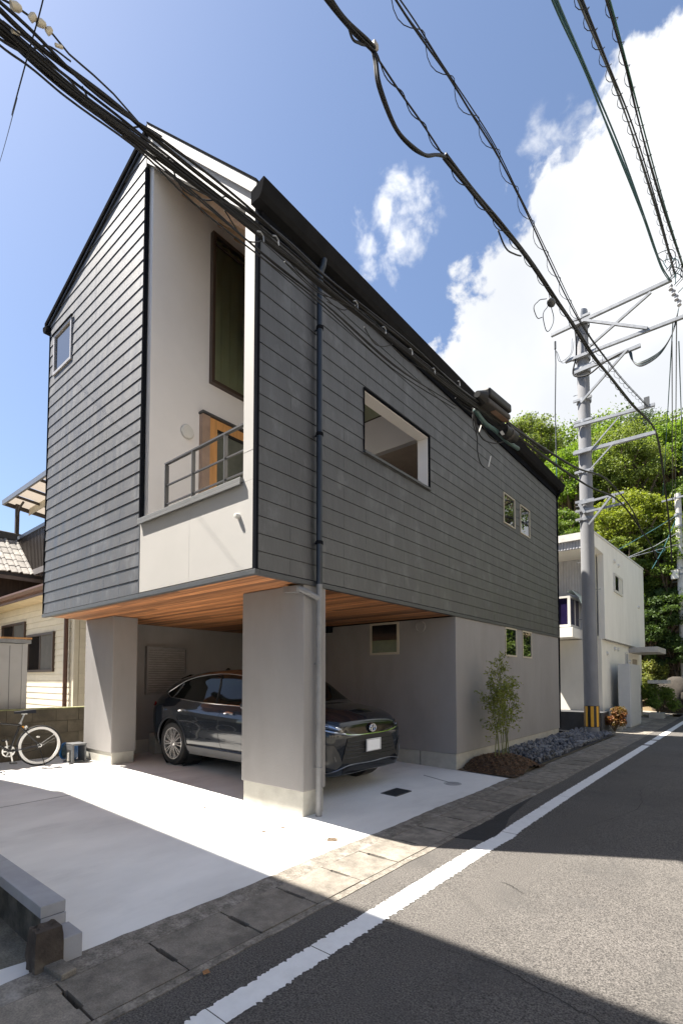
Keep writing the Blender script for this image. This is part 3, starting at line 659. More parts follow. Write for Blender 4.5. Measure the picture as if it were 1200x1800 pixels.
# ------------------------------------------------------------------ the car (local: +x forward, +y its left, z up)
def build_car(loc, rz):
    car = empty('parked_car', loc, 'dark blue-grey SUV parked under the raised house, nose towards the road', 'car', rz=rz)
    P = lambda n, mb, m, parent=None, **k: obj(n, mb, m, parent or car, local=True, **k)
    paint = M('blue_grey_car_paint', (.010, .014, .021), rough=.22, var=.05, spec=.12, coat=1.0)
    blackp = M('gloss_black_trim', (.010, .010, .011), rough=.12, var=.05)
    matte = M('matte_black_plastic', (.018, .018, .018), rough=.6, var=.08)
    sill = M('grey_sill_plastic', (.16, .16, .16), rough=.5, var=.06)
    cglass = M('car_window_glass', (.004, .005, .005), rough=.03, var=.02, spec=.25)
    # stations: x, half width at the flank, belt half width, bottom, belt height, top height, cabin factor
    ST = [(-2.18, .54, .50, .42, .78, .80, 0), (-2.16, .64, .59, .36, .90, .97, .0), (-2.10, .755, .69, .32, 1.01, 1.11, .1), (-1.99, .845, .765, .30, 1.07, 1.20, .45),
          (-1.78, .90, .80, .27, 1.11, 1.37, .85), (-1.40, .925, .82, .25, 1.09, 1.51, 1), (-.90, .922, .835, .22, 1.055, 1.585, 1), (-.40, .92, .84, .22, 1.02, 1.61, 1),
          (.10, .92, .845, .22, 1.0, 1.61, 1), (.55, .92, .845, .22, .985, 1.545, 1), (.90, .92, .84, .22, .97, 1.42, 1), (1.20, .92, .835, .23, .965, 1.22, .8),
          (1.40, .92, .83, .24, .96, 1.115, .3), (1.64, .92, .82, .24, .945, 1.085, 0), (1.90, .90, .79, .22, .915, 1.03, 0), (2.05, .86, .74, .20, .88, .97, 0),
          (2.135, .80, .67, .20, .845, .915, 0), (2.185, .72, .60, .215, .81, .865, 0), (2.20, .62, .52, .235, .77, .81, 0)]
    arr = np.array(ST); xs = arr[:, 0]
    def cr(x):
        i = int(np.clip(np.searchsorted(xs, x) - 1, 0, len(xs) - 2)); t = (x - xs[i]) / (xs[i + 1] - xs[i])
        a, b, c, d = arr[max(i - 1, 0)], arr[i], arr[i + 1], arr[min(i + 2, len(xs) - 1)]
        ma = (c - a) / max(c[0] - a[0], 1e-6) * (c[0] - b[0]); mb_ = (d - b) / max(d[0] - b[0], 1e-6) * (c[0] - b[0])
        h = (2 * t**3 - 3 * t**2 + 1) * b + (t**3 - 2 * t**2 + t) * ma + (-2 * t**3 + 3 * t**2) * c + (t**3 - t**2) * mb_
        return h
    def section(x):
        _, w, wb, zb, zbelt, zt, k = cr(x); k = min(1, max(0, k)); hgt = zbelt - zb
        lo = [(0, zb), (.70 * w, zb), (.90 * w, zb + .015), (.955 * w, zb + .10), (.985 * w, zb + .24 * hgt), (.992 * w, zb + .42 * hgt), (w, zb + .60 * hgt), (w * .996, zb + .74 * hgt), (w * .985, zb + .84 * hgt), (wb + .3 * (w - wb), zb + .945 * hgt), (wb, zbelt)]
        dz = zt - zbelt
        cab = [(wb - .035 - .03 * min(1, dz / .5), zbelt + .22 * dz), (wb - .10 - .04 * min(1, dz / .5), zbelt + .55 * dz), (wb - .185, zbelt + .82 * dz), (wb - .27, zbelt + .93 * dz), (wb - .45, zbelt + .985 * dz), (wb * .2, zt), (0, zt)]
        hood = [(wb * .97, zbelt + .28 * dz), (wb * .92, zbelt + .48 * dz), (wb * .83, zbelt + .66 * dz), (wb * .70, zbelt + .80 * dz), (wb * .48, zbelt + .93 * dz), (wb * .2, zt), (0, zt)]
        up = [(c[0] * k + h[0] * (1 - k), c[1] * k + h[1] * (1 - k)) for c, h in zip(cab, hood)]
        return crom([(y, z, 0) for y, z in lo + up], 4)
    NX = 240; XSt = [-2.18 + 4.38 * i / (NX - 1) for i in range(NX)]
    # extra stations near both ends
    XSt = sorted(set([round(x, 4) for x in XSt] + [2.192, 2.197, 2.199, -2.172, -2.177]))
    V = []; secs = [section(x) for x in XSt]; ns = len(secs[0])
    grid = [[], []]
    for x, s in zip(XSt, secs):
        rowR = []; rowL = []
        for q in s:
            V.append(Vector((x, -q.x, q.y))); rowR.append(len(V) - 1)
            V.append(Vector((x, q.x, q.y))); rowL.append(len(V) - 1)
        grid[0].append(rowR); grid[1].append(rowL)
    WX = {'f': 1.40, 'r': -1.29}; WZ = .365; AR = .435
    # snap vertices close to an arch onto the circle
    for v in V:
        for wx in WX.values():
            d = Vector((v.x - wx, v.z - WZ)); L = d.length
            if abs(v.y) > .6 and L > 1e-4 and abs(L - AR) < .014: d *= AR / L; v.x = wx + d.x; v.z = WZ + d.y
    Fc = []
    for side in (0, 1):
        G = grid[side]
        for i in range(len(XSt) - 1):
            for j in range(ns - 1):
                q = (G[i][j], G[i + 1][j], G[i + 1][j + 1], G[i][j + 1])
                c = sum((V[a] for a in q), Vector()) / 4
                if abs(c.y) > .55 and any((c.x - wx) ** 2 + (c.z - WZ) ** 2 < (AR - .001) ** 2 for wx in WX.values()): continue
                Fc.append(q if side == 0 else q[::-1])
        for e, i in ((0, 0), (1, len(XSt) - 1)):        # bulged end caps
            prev = G[i]; cz = sum(V[a].z for a in prev) / ns; sg = 1 if e else -1
            for st in range(1, 5):
                k = 1 - st * .22; row = []
                for a in G[i]:
                    V.append(Vector((V[a].x + sg * .006 * st, V[a].y * k, cz + (V[a].z - cz) * (1 - st * .20)))); row.append(len(V) - 1)
                for j in range(ns - 1):
                    q = (prev[j], row[j], row[j + 1], prev[j + 1]); Fc.append(q if (side == 0) == (e == 1) else q[::-1])
                prev = row
            if side == 1:
                Fc.append(tuple(prev))
            else: Fc.append(tuple(prev[::-1]))
    mb = MB(); mb.v = V; mb.f = Fc
    body = P('body', mb, paint, smooth=True)
    bm = bmesh.new(); bm.from_mesh(body.data); bmesh.ops.remove_doubles(bm, verts=bm.verts, dist=.0004); bmesh.ops.recalc_face_normals(bm, faces=bm.faces); bm.to_mesh(body.data)
    bvh = BVHTree.FromBMesh(bm); bm.free()
    def cast(o, d):
        h = bvh.ray_cast(Vector(o), Vector(d)); return h[0], h[1]
    AX = {'R': (lambda u, v: ((u, -2, v), (0, 1, 0))), 'F': (lambda u, v: ((4, u, v), (-1, 0, 0))), 'T': (lambda u, v: ((u, v, 4), (0, 0, -1))), 'L': (lambda u, v: ((u, 2, v), (0, -1, 0)))}
    def patch(name, poly, ax, mat, off=.004, res=.035, parent=None, thick=.0):
        """a panel that follows the body under a 2d outline"""
        pts = []; n = len(poly)
        for i in range(n):
            a = Vector(poly[i]); b = Vector(poly[(i + 1) % n]); m = max(1, int((b - a).length / res))
            pts += [a.lerp(b, k / m) for k in range(m)]
        nb = len(pts); lo = [min(p[i] for p in pts) for i in (0, 1)]; hi = [max(p[i] for p in pts) for i in (0, 1)]
        y = lo[1] + res / 2
        inner = []
        while y < hi[1]:
            x = lo[0] + res / 2
            while x < hi[0]: inner.append(Vector((x, y))); x += res
            y += res
        edges = [(i, (i + 1) % nb) for i in range(nb)]
        r = geometry.delaunay_2d_cdt(pts + inner, edges, [tuple(range(nb))], 1, 1e-5)
        vs = []
        for q in r[0]:
            o, d = AX[ax](q[0], q[1]); h, nn = cast(o, d)
            if h is None:
                h = Vector(vs[-1]) if vs else Vector(o) + Vector(d) * 2; nn = Vector((0, 0, 0))
            if nn.dot(Vector(d)) > 0: nn = -nn
            vs.append(h + nn * off)
        m = MB().add(vs, [tuple(f) for f in r[2]])
        return P(name, m, mat, parent, smooth=True)
    def strip(name, pts, ax, mat, r=.008, off=.004, parent=None, n=6, dense=10):
        q = crom([(a, b, 0) for a, b in pts], dense) if len(pts) > 2 else [Vector((pts[0][0], pts[0][1], 0)).lerp(Vector((pts[1][0], pts[1][1], 0)), k / 12) for k in range(13)]
        path = []
        for p in q:
            o, d = AX[ax](p.x, p.y); h, nn = cast(o, d)
            if h is None: continue
            if nn.dot(Vector(d)) > 0: nn = -nn
            path.append(h + nn * off)
        return P(name, MB().tube(path, r, n), mat, parent, smooth='auto')
    chrome = m_chrome
    for ax in ('R', 'L'):
        dlo = [(-1.64, 1.205), (-1.50, 1.29), (-1.28, 1.385), (-1.0, 1.455), (-.5, 1.51), (0, 1.51), (.35, 1.465), (.70, 1.34), (1.02, 1.15), (1.18, 1.045), (.9, 1.045), (.2, 1.06), (-.7, 1.085), (-1.35, 1.13), (-1.50, 1.14)]
        patch('side_window', dlo, ax, cglass, .004)
        strip('window_trim', [(-1.51, 1.135), (-1.66, 1.205), (-1.51, 1.30), (-1.29, 1.395), (-1.0, 1.466), (-.5, 1.521), (0, 1.521), (.37, 1.475), (.73, 1.345), (1.04, 1.16)], ax, M('satin_trim', (.30, .30, .31), rough=.3, metal=1), .007)
        strip('window_trim', [(-1.51, 1.13), (-1.30, 1.118), (-.7, 1.075), (.2, 1.05), (.9, 1.035), (1.15, 1.035)], ax, chrome, .007)
        for u0, u1, v0, v1 in ((-1.42, -1.27, 1.13, 1.37), (-.18, -.23, 1.06, 1.51)): strip('window_pillar', [(u0, v0), (u1, v1)], ax, blackp, .018, .003)
        for hx in (-.93, .25): strip('door_handle', [(hx - .11, .925), (hx - .05, .935), (hx + .04, .933), (hx + .11, .922)], ax, chrome, .016, .020)
        for u in (-1.02, .02, 1.06): strip('door_seam', [(u + .08, .36), (u, .55), (u - .01, .99)], ax, matte, .003, .0)
        strip('door_seam', [(-1.02 + .08, .36), (1.0, .36)], ax, matte, .003, .0)
        patch('sill_panel', [(-.88, .235), (-.83, .375), (0, .365), (.95, .355), (.98, .235)], ax, sill, .010)
        strip('sill_trim', [(-.84, .385), (0, .375), (.96, .365)], ax, blackp, .008, .006)
        for wx in WX.values():
            aa = [math.radians(a) for a in range(-18, 199, 9)]
            strip('arch_trim', [(wx + (AR + .005) * math.cos(a), WZ + (AR + .005) * math.sin(a)) for a in aa], ax, M('arch_edge', (.02, .023, .03), rough=.35), .016, .0, dense=2)
    patch('fuel_flap', [(-1.72, .86), (-1.56, .85), (-1.56, .99), (-1.72, 1.0)], 'R', paint, .004)
    strip('flap_handle', [(-1.50, .925), (-1.46, .93)], 'R', chrome, .014, .012)
    # door creases catch the light: raised soft ribs
    patch('windscreen', [(.66, -.52), (1.30, -.62), (1.38, 0), (1.30, .62), (.66, .52), (.62, 0)], 'T', cglass, .004)
    patch('rear_screen', [(-1.40, -.5), (-1.94, -.55), (-1.97, 0), (-1.94, .55), (-1.40, .5)], 'T', cglass, .004)
    P('aerial_fin', MB().prism([(-.85, 1.56), (-1.02, 1.555), (-1.0, 1.62), (-.95, 1.645)], 'y', -.015, .015), paint)
    P('roof_spoiler', MB().add([(-1.30, -.55, 1.525), (-1.30, .55, 1.525), (-1.66, .50, 1.46), (-1.66, -.50, 1.46), (-1.64, -.5, 1.43), (-1.64, .5, 1.43)], [(0, 1, 2, 3), (3, 2, 5, 4), (0, 3, 4), (1, 5, 2)]), paint)
    # tail lamps
    red = M('tail_lamp_red', (.35, .008, .008), rough=.15, var=.1)
    for s in (1, -1):
        P('tail_lamp', MB().add([(-2.13, s * .60, 1.035), (-2.02, s * .80, 1.045), (-1.91, s * .852, 1.03), (-1.93, s * .860, .985), (-2.04, s * .815, .975), (-2.16, s * .61, .985)], [(0, 1, 5), (1, 4, 5), (1, 2, 3), (1, 3, 4)]), red)
    P('tail_lamp_bar', MB().bar((-2.145, -.6, 1.01), (-2.145, .6, 1.01), .02, .05), red)
    # nose
    patch('upper_grille', [(-.60, .785), (-.52, .742), (-.3, .728), (0, .725), (.3, .728), (.52, .742), (.60, .785), (.50, .835), (0, .845), (-.50, .835)], 'F', blackp, .008, .03)
    strip('grille_chrome', [(-.86, .80), (-.74, .765), (-.60, .745), (-.48, .722), (-.3, .708), (0, .703), (.3, .708), (.48, .722), (.60, .745), (.74, .765), (.86, .80)], 'F', chrome, .011, .012)
    patch('lower_grille', [(-.62, .37), (-.50, .67), (-.3, .688), (.3, .688), (.50, .67), (.62, .37), (.45, .345), (-.45, .345)], 'F', matte, .008, .03)
    for z in (.42, .47, .52, .57, .62): strip('grille_slat', [(-.55 + (z - .4) * .2, z), (0, z), (.55 - (z - .4) * .2, z)], 'F', blackp, .005, .010)
    strip('lip_chrome', [(-.80, .252), (-.70, .285), (-.55, .318), (0, .322), (.55, .318), (.70, .285), (.80, .252)], 'F', M('satin_trim', (.30, .30, .31)), .007, .012)
    patch('lower_intake', [(-.60, .225), (-.58, .305), (.58, .305), (.60, .225)], 'F', blackp, .006, .03)
    for s in (-1, 1):
        hl = patch('headlight', [(s * .58, .765), (s * .60, .815), (s * .74, .868), (s * .86, .905), (s * .90, .875), (s * .82, .825), (s * .70, .79)], 'F', M('headlight_lens', (.05, .055, .06), rough=.06, spec=1, coat=1), .008, .03)
        for k in range(3): strip('lamp_element', [(s * (.62 + .07 * k), .795 + .02 * k), (s * (.67 + .07 * k), .825 + .018 * k)], 'F', chrome, .006, .014, hl)
        strip('lamp_brow', [(s * .64, .79), (s * .78, .838), (s * .88, .875)], 'F', chrome, .008, .013, hl)
        patch('bumper_pod', [(s * .60, .36), (s * .66, .50), (s * .74, .60), (s * .83, .62), (s * .87, .50), (s * .80, .33), (s * .70, .30)], 'F', M('pod_grey', (.05, .05, .05), rough=.25, spec=.6), .006, .03)
        strip('pod_lamp', [(s * .72, .40), (s * .735, .47)], 'F', M('pod_lamp_glass', (.12, .12, .12), rough=.2), .010, .010)
        P('door_mirror', MB().ico((.82, s * 1.03, 1.075), .1, 2, (.75, 1.05, .7)).bar((.83, s * .90, 1.04), (.82, s * 1.0, 1.06), .05, .04), paint, smooth=True)
    pl = P('number_plate', MB().box(2.255, 2.265, -.165, .165, .475, .64), M('plate_grey', (.55, .55, .55), rough=.5))
    P('plate_face', MB().box(2.266, 2.268, -.145, .128, .487, .622), M('white_plate', (.9, .9, .9), rough=.6, var=0), pl)
    # badge: a ring with two crossed ovals inside
    def oval(c, ry, rz, r=.006, n=28): return MB().tube([(c[0], c[1] + ry * math.cos(2 * math.pi * k / n), c[2] + rz * math.sin(2 * math.pi * k / n)) for k in range(n + 1)], r, 6)
    bx = 2.246
    bd = P('badge', MB().lathe([(0, .004), (.07, .0), (.072, -.02)], (bx - .008, 0, .783), (1, 0, 0), 24), blackp)
    for q in (oval((bx, 0, .783), .070, .050), oval((bx, 0, .783), .026, .046, .005), oval((bx, 0, .808), .052, .019, .005)): P('badge_oval', q, chrome, bd, smooth='auto')
    # underside and wheel wells
    P('underbody', MB().box(-2.1, 2.1, -.62, .62, .20, .33), matte)
    for wx in WX.values():
        for s in (-1, 1):
            P('wheel_well', MB().lathe([(AR + .004, 0), (AR + .004, -.30), (.05, -.30)], (wx, s * .84, WZ), (0, s, 0), 30), matte)
            w = P('wheel', MB().lathe([(0, -.06), (.15, -.06), (.15, -.03), (0, -.03)], (wx, s * .865, WZ), (0, s, 0), 24), M('brake_disc', (.03, .03, .03), rough=.5))
            prof = [(.245, -.22), (.30, -.235), (.345, -.225), (.362, -.19), (.365, -.11), (.362, -.03), (.345, .005), (.31, .012), (.270, 0), (.262, -.02)]
            P('tyre', MB().lathe(prof, (wx, s * .88, WZ), (0, s, 0), 48, True), m_rubber, w, smooth='auto')
            rm = MB().lathe([(.268, -.005), (.264, .004), (.250, .002), (.246, -.02), (.225, -.19), (.238, -.20)], (wx, s * .88, WZ), (0, s, 0), 48)
            for k in range(10):
                a = 2 * math.pi * k / 10
                for da in (-.085, .085):
                    a0, a1 = a + da * .55, a + da * 1.35
                    rm.bar((wx + .05 * math.cos(a0 + da), s * .868, WZ + .05 * math.sin(a0 + da)), (wx + .252 * math.cos(a1), s * .876, WZ + .252 * math.sin(a1)), .017, .026, (0, 1, 0))
            rm.lathe([(0, .0), (.03, .0), (.062, -.012), (.066, -.05), (0, -.05)], (wx, s * .88, WZ), (0, s, 0), 20)
            P('rim', rm, M('polished_alloy', (.78, .77, .76), rough=.25, metal=.9, var=.03), w, smooth='auto')
    return car
car = build_car((-6.28, 5.49, .10), 0)
# ------------------------------------------------------------------ things on the left
# block wall along the left edge
bw = empty('block_wall', (-10.12, 3.2, .10), 'stained brown concrete block wall behind the bicycle', 'wall')
obj('wall_core', MB().box(-10.20, -10.05, -3, 4.9, -.3, 1.0), m_oldwall, bw)
for r in range(4):
    y = -.9 + (.2 if r % 2 else 0)
    while y < 4.8:
        obj('block', MB().box(-10.049, -10.03 + rng.uniform(-.003, .003), y + .003, min(y + .397, 4.9), .10 + r * .222 + .003, .10 + (r + 1) * .222 - .003), m_oldwall, bw, own=True); y += .4
obj('wall_cap', MB().box(-10.21, -10.028, -3, 4.9, .990, 1.012), m_mossy, bw)
# shed behind it
sh = empty('storage_shed', (-10.75, 2.2, .0), 'pale grey metal shed with a wooden batten on its roof behind the block wall', 'shed')
m_shed = M('shed_metal', (.47, .455, .43), rough=.6, var=.05, scale=2, stain=(.33, .31, .28, .35), stscale=2)
obj('side_panel', MB().box(-11.4, -10.31, 1.0, 3.27, .0, 2.19), m_shed, sh)
for y in (1.6, 2.3, 3.0): obj('panel_seam', MB().box(-10.309, -10.303, y, y + .012, 1.0, 2.15), M('shed_seam', (.28, .27, .26)), sh)
obj('corner_post', MB().box(-10.33, -10.295, 3.20, 3.285, .0, 2.19), m_shed, sh)
obj('roof', MB().box(-11.45, -10.26, .95, 3.33, 2.20, 2.265), M('shed_roof', (.27, .27, .26), rough=.6, var=.2, scale=6), sh)
obj('roof_batten', MB().bar((-10.32, 2.85, 2.285), (-10.27, 3.34, 2.295), .05, .03), m_oak, sh)
# neighbour's house: cream siding, brown eaves
nb = empty('cream_house', (-13, 5, .1), 'cream sided house with brown eaves and sliding windows at left', 'house')
NY, NX = 4.40, -11.05
obj('wall', MB().box(-19, NX - .02, NY + .02, 9.6, -.2, 3.45), m_cream, nb)
wins = [(-13.95, -12.07, 1.70, 2.62), (-15.6, -13.97, 2.40, 2.99)]
wins = [(-13.75, -12.10, 1.71, 2.62), (-15.65, -13.93, 2.30, 2.98)]
z = .25
while z < 3.3:
    for q in [(-16.2, NX - .10, z + .003, z + .137)]:
        rects = [q]
        for w in wins: rects = sub_rect(rects, w)
        for r in rects: obj('siding_board', MB().prism([(NY - .004, r[2]), (NY + .006, r[3]), (NY + .02, r[3]), (NY + .02, r[2])], 'x', r[0], r[1]), m_cream, nb, own=True)
    if z < 3.3: obj('siding_board', MB().box(NX - .02, NX + .0, NY + .10, 9.5, z + .003, z + .137), m_cream, nb, own=True)
    z += .14
obj('corner_board', MB().box(NX - .10, NX + .005, NY - .012, NY + .08, .1, 3.3), m_cream, nb)
for w in wins:
    f = obj('sliding_window', frame_mb('y', w[0], w[1], w[2], w[3], NY - .05, NY + .02, .055), m_frame_b, nb)
    mid = (w[0] + w[1]) / 2
    obj('pane', MB().box(w[0] + .055, mid, NY + .002, NY + .012, w[2] + .055, w[3] - .055), m_glass_d, f)
    obj('screen', MB().box(mid, w[1] - .055, NY - .016, NY - .010, w[2] + .055, w[3] - .055), M('insect_screen', (.085, .08, .07), rough=.8), f)
    obj('stile', MB().box(mid - .02, mid + .02, NY - .03, NY + .0, w[2] + .055, w[3] - .055), m_frame_b, f)
obj('soffit', MB().box(-19, -10.5, NY - .44, 9.6, 3.36, 3.39), M('cream_soffit', (.52, .42, .27), rough=.8), nb)
obj('fascia', MB().box(-19, -10.45, NY - .47, NY - .445, 3.34, 3.47), m_brown, nb)
obj('eaves_gutter', MB().prism([(NY - .475, 3.40), (NY - .55, 3.41), (NY - .59, 3.47), (NY - .59, 3.51), (NY - .475, 3.51)], 'x', -19, -10.4), m_brown, nb)
obj('roof', MB().prism([(NY - .47, 3.475), (7.0, 4.3), (9.9, 3.475), (9.9, 3.40), (NY - .47, 3.40)], 'x', -19, -10.42), M('brown_roof_tiles', (.13, .085, .065), rough=.7, var=.2, scale=5), nb)
obj('hip_tile', MB().tube([(-10.9, NY - .5, 3.50), (-10.80, NY - .3, 3.62), (-10.78, NY + .2, 3.78)], .06, 8), m_brown, nb)
obj('downpipe', MB().tube([(-11.32, NY - .07, 3.36), (-11.32, NY - .07, .1)], .045, 10), m_brown, nb, smooth='auto')
# upper balcony with canopy behind it
bal = empty('balcony_canopy', (-13, 5.4, 3.6), 'grey metal balcony with railing and translucent canopy above the cream house', 'balcony')
m_alu = M('blue_grey_aluminium', (.115, .125, .145), rough=.4, var=.05)
m_bro = M('bronze_aluminium', (.035, .026, .02), rough=.5, var=.08)
BY = 5.2
pt = lambda x, y, Y=BY: on(x, y, 'y', Y)
a, b = pt(31, 948), pt(81, 921); rt_, rb_ = a, b
dx = (b - a).normalized(); ext = dx * 2.2
obj('top_rail', MB().bar(a, b + ext, .07, .10), m_alu, bal)
a2, b2 = pt(29, 1018), pt(79, 1001)
obj('edge_beam', MB().bar(a2, Vector((b2.x, BY, a2.z)) + Vector((2.2, 0, 0)), .06, .17), M('grey_edge_beam', (.15, .14, .14), rough=.5), bal)
for i in range(26):
    x = a.x + .10 + i * .112
    obj('baluster', MB().box(x, x + .04, BY - .012, BY + .012, a2.z + .08, a.z - .04), m_bro, bal, own=True)
obj('post', MB().box(a.x - .12, a.x - .02, BY - .05, BY + .05, 2.9, pt(35, 887).z + .05), m_bro, bal)
obj('post', MB().box(a.x + 3.6, a.x + 3.7, BY - .05, BY + .05, 2.9, pt(35, 887).z + .05), m_bro, bal)
obj('floor', MB().box(a.x - .1, a.x + 3.7, BY + .05, BY + 2.2, a2.z - .06, a2.z + .02), M('dark_deck', (.03, .025, .02)), bal)
for i in range(8): obj('joist', MB().bar((a.x + .2 + i * .4, BY + .05, a2.z - .09), (a.x + .2 + i * .4, BY + 2.1, a2.z - .09), .04, .06), m_alu, bal)
# canopy: front edge along X, sloping up to the back
c0, c1 = pt(6, 884, BY - .35), pt(80, 828, BY - .35)
zc = c0.z; back = 2.3; rise = -.25
def cp(u, v, dz=0): return Vector((c0.x + u, BY - .35 + v, zc + rise * v / back + dz))
obj('front_beam', MB().bar(cp(0, 0), cp(4.4, 0), .06, .14), m_alu, bal)
obj('front_beam', MB().bar(cp(0, 0), cp(0, back), .06, .13), m_bro, bal)
for v in (.78, 1.55, back): obj('purlin', MB().bar(cp(0, v), cp(4.4, v), .05, .07), m_bro, bal)
for u in (.0, .95, 1.9, 2.85): obj('rafter', MB().bar(cp(u, 0), cp(u, back), .05, .07), m_bro, bal)
m_poly = bpy.data.materials.new('polycarbonate_sheet'); m_poly.use_nodes = True
_n = m_poly.node_tree; _p = _n.nodes['Principled BSDF']; _p.inputs['Base Color'].default_value = (.36, .31, .26, 1); _p.inputs['Roughness'].default_value = .4
_t = _n.nodes.new('ShaderNodeBsdfTranslucent'); _t.inputs[0].default_value = (.26, .225, .185, 1); _mx = _n.nodes.new('ShaderNodeMixShader'); _mx.inputs[0].default_value = .6
_n.links.new(_p.outputs[0], _mx.inputs[1]); _n.links.new(_t.outputs[0], _mx.inputs[2]); _n.links.new(_mx.outputs[0], _n.nodes['Material Output'].inputs[0])
for i in range(5):
    obj('sheet', MB().add([cp(i * .95 + .01, .02, .05), cp(i * .95 + .94, .02, .05), cp(i * .95 + .94, back, .05), cp(i * .95 + .01, back, .05)], [(0, 1, 2, 3)]), m_poly, bal)
obj('brace', MB().tube(crom([(a.x - .05, BY, pt(35, 905).z - .05), (a.x + .12, BY, pt(35, 895).z + .02), (a.x + .45, BY, pt(35, 887).z)], 4), .035, 6), m_bro, bal)
# rolled sunshade hanging under the canopy
ssx = pt(54, 890, BY + .3).x
ss = obj('hanging_sunshade', MB().add([(ssx, BY + .3, pt(54, 884, BY + .3).z), (ssx + 2.2, BY + .3, pt(54, 884, BY + .3).z), (ssx + 2.0, BY + .36, pt(46, 906, BY + .3).z), (ssx - .35, BY + .36, pt(46, 906, BY + .3).z),
      (ssx, BY + .32, pt(54, 884, BY + .3).z), (ssx + 2.2, BY + .32, pt(54, 884, BY + .3).z), (ssx + 2.0, BY + .38, pt(46, 906, BY + .3).z), (ssx - .35, BY + .38, pt(46, 906, BY + .3).z)], [(0, 1, 2, 3), (7, 6, 5, 4), (0, 4, 5, 1), (1, 5, 6, 2), (2, 6, 7, 3), (3, 7, 4, 0)]), M('cream_fabric', (.55, .50, .40), rough=.9), label='cream fabric sunshade hanging under the balcony canopy', cat='sunshade')
# tiled roof house far left: its eaves run away from the street, the slope faces the lane
TX = -16.0
e0 = on(0, 1003, 'x', TX); tz = e0.z; r0 = on(0, 949, 'x', TX - 1.5).z + .05
th = empty('tiled_house', (TX - 3, e0.y + 1, 0), 'old brown house with weathered grey roof tiles behind the balcony', 'house')
sl = (r0 - tz) / 1.5; ya, yb = e0.y - 1.2, e0.y + 6.0
obj('wall', MB().box(TX - 6, TX - .35, ya, yb, 0, tz), M('dark_brown_boards', (.05, .032, .022), rough=.8, var=.25, scale=4, stretch=(6, 6, .6)), th)
obj('eaves_board', MB().box(TX - .02, TX + .04, ya - .1, yb + .1, tz - .20, tz - .02), M('grey_eaves_board', (.16, .13, .11), rough=.8), th)
obj('roof_deck', MB().prism([(TX + .05, tz), (TX - 1.5, r0), (TX - 3.2, tz), (TX - 3.2, tz - .1), (TX + .05, tz - .1)], 'y', ya, yb), M('dark_tile_underlay', (.04, .038, .036)), th)
m_tile = M('weathered_roof_tile', (.26, .24, .215), rough=.8, var=.25, scale=14, rnd=.22, stain=(.10, .095, .09, .6), stscale=6)
tl = MB(); nn = 8
for k in range(nn + 1):                               # a pan tile with one raised roll
    u = k / nn; hgt = .018 * math.sin(u * math.pi * 1.0) if u < .62 else .055 * math.sin((u - .62) / .38 * math.pi)
    tl.v += [Vector((u * .295, -.17, hgt)), Vector((u * .295, .17, hgt + .012)), Vector((u * .295, -.17, hgt - .03))]
for k in range(nn): tl.f += [(3 * k, 3 * k + 3, 3 * k + 4, 3 * k + 1), (3 * k + 2, 3 * k + 5, 3 * k + 3, 3 * k)]
me_t = mesh('roof_tile', tl, m_tile); tilt = math.atan(sl)
for r in range(6):
    for c in range(15):
        v = .05 + r * .265
        piece('roof_tile', me_t, th, (TX - v, e0.y - .9 + c * .29, tz + sl * v + .06), (tilt - .07, 0, math.pi / 2 + rng.uniform(-.01, .01)))
obj('ridge_tiles', MB().box(TX - 1.66, TX - 1.36, ya, yb, r0 + .0, r0 + .14).tube([(TX - 1.5, ya, r0 + .16), (TX - 1.5, yb, r0 + .16)], .09, 8), M('dark_ridge_tile', (.045, .043, .042), rough=.6, var=.2), th)
# green lattice brace in front of it
lx = on(17, 1037, 'y', 7.4)
lat = empty('green_lattice', lx, 'pale green radiating metal frame under the tiled eaves', 'metal frame')
m_mint = M('mint_green_paint', (.22, .36, .27), rough=.5, var=.1)
for k in range(8):
    an = k * math.pi / 4 + .05
    obj('strut', MB().bar(lx, lx + Vector((math.cos(an) * .95, 0, math.sin(an) * .75)), .05, .05, (0, 1, 0)), m_mint, lat)
obj('hub', MB().cyl(lx, (0, 1, 0), .10, .08, 12), m_mint, lat)
obj('post', MB().box(lx.x - .04, lx.x + .04, 7.45, 7.53, 0, lx.z), m_mint, lat)
# low boundary wall with a broken pillar at the gutter
lw = empty('low_wall', (-4.5, 1.17, 0), 'low grey capped boundary wall at the near edge of the slab', 'wall')
m_cap = M('grey_cap_concrete', (.34, .34, .355), rough=.9, var=.08, scale=5, bump=.2, stain=(.25, .25, .25, .4), stscale=3)
m_mold = M('black_mouldy_wall', (.075, .07, .058), rough=.95, var=.5, scale=7, bump=.5, bscale=40, stain=(.02, .02, .018, .8), stscale=3)
obj('wall_body', MB().box(-12, -3.135, 1.105, 1.225, -.34, .20), m_mold, lw)
xx = -3.13
while xx > -9:
    obj('cap_block', MB().box(xx - .995, xx, 1.098, 1.232, .195, .262), m_cap, lw, own=True, bevel=.004); xx -= 1.0
obj('end_face', MB().box(-3.13, -3.122, 1.10, 1.23, .0, .194), m_cap, lw)
obj('end_block', MB().box(-3.12, -2.93, 1.07, 1.245, -.02, .135), m_cap, lw, bevel=.004)
pl = empty('broken_pillar', (-2.95, 1.10, 0), 'short broken brown concrete stub at the end of the low wall', 'concrete stub')
m_stub = M('brown_stub_concrete', (.062, .048, .038), rough=.95, var=.35, scale=9, bump=.6, bscale=60, stain=(.16, .14, .11, .7), stscale=5)
mbp = MB(); N_ = 7; ring = []
bmx = bmesh.new(); bmesh.ops.create_cube(bmx, size=1); bmesh.ops.subdivide_edges(bmx, edges=bmx.edges, cuts=5, use_grid_fill=True)
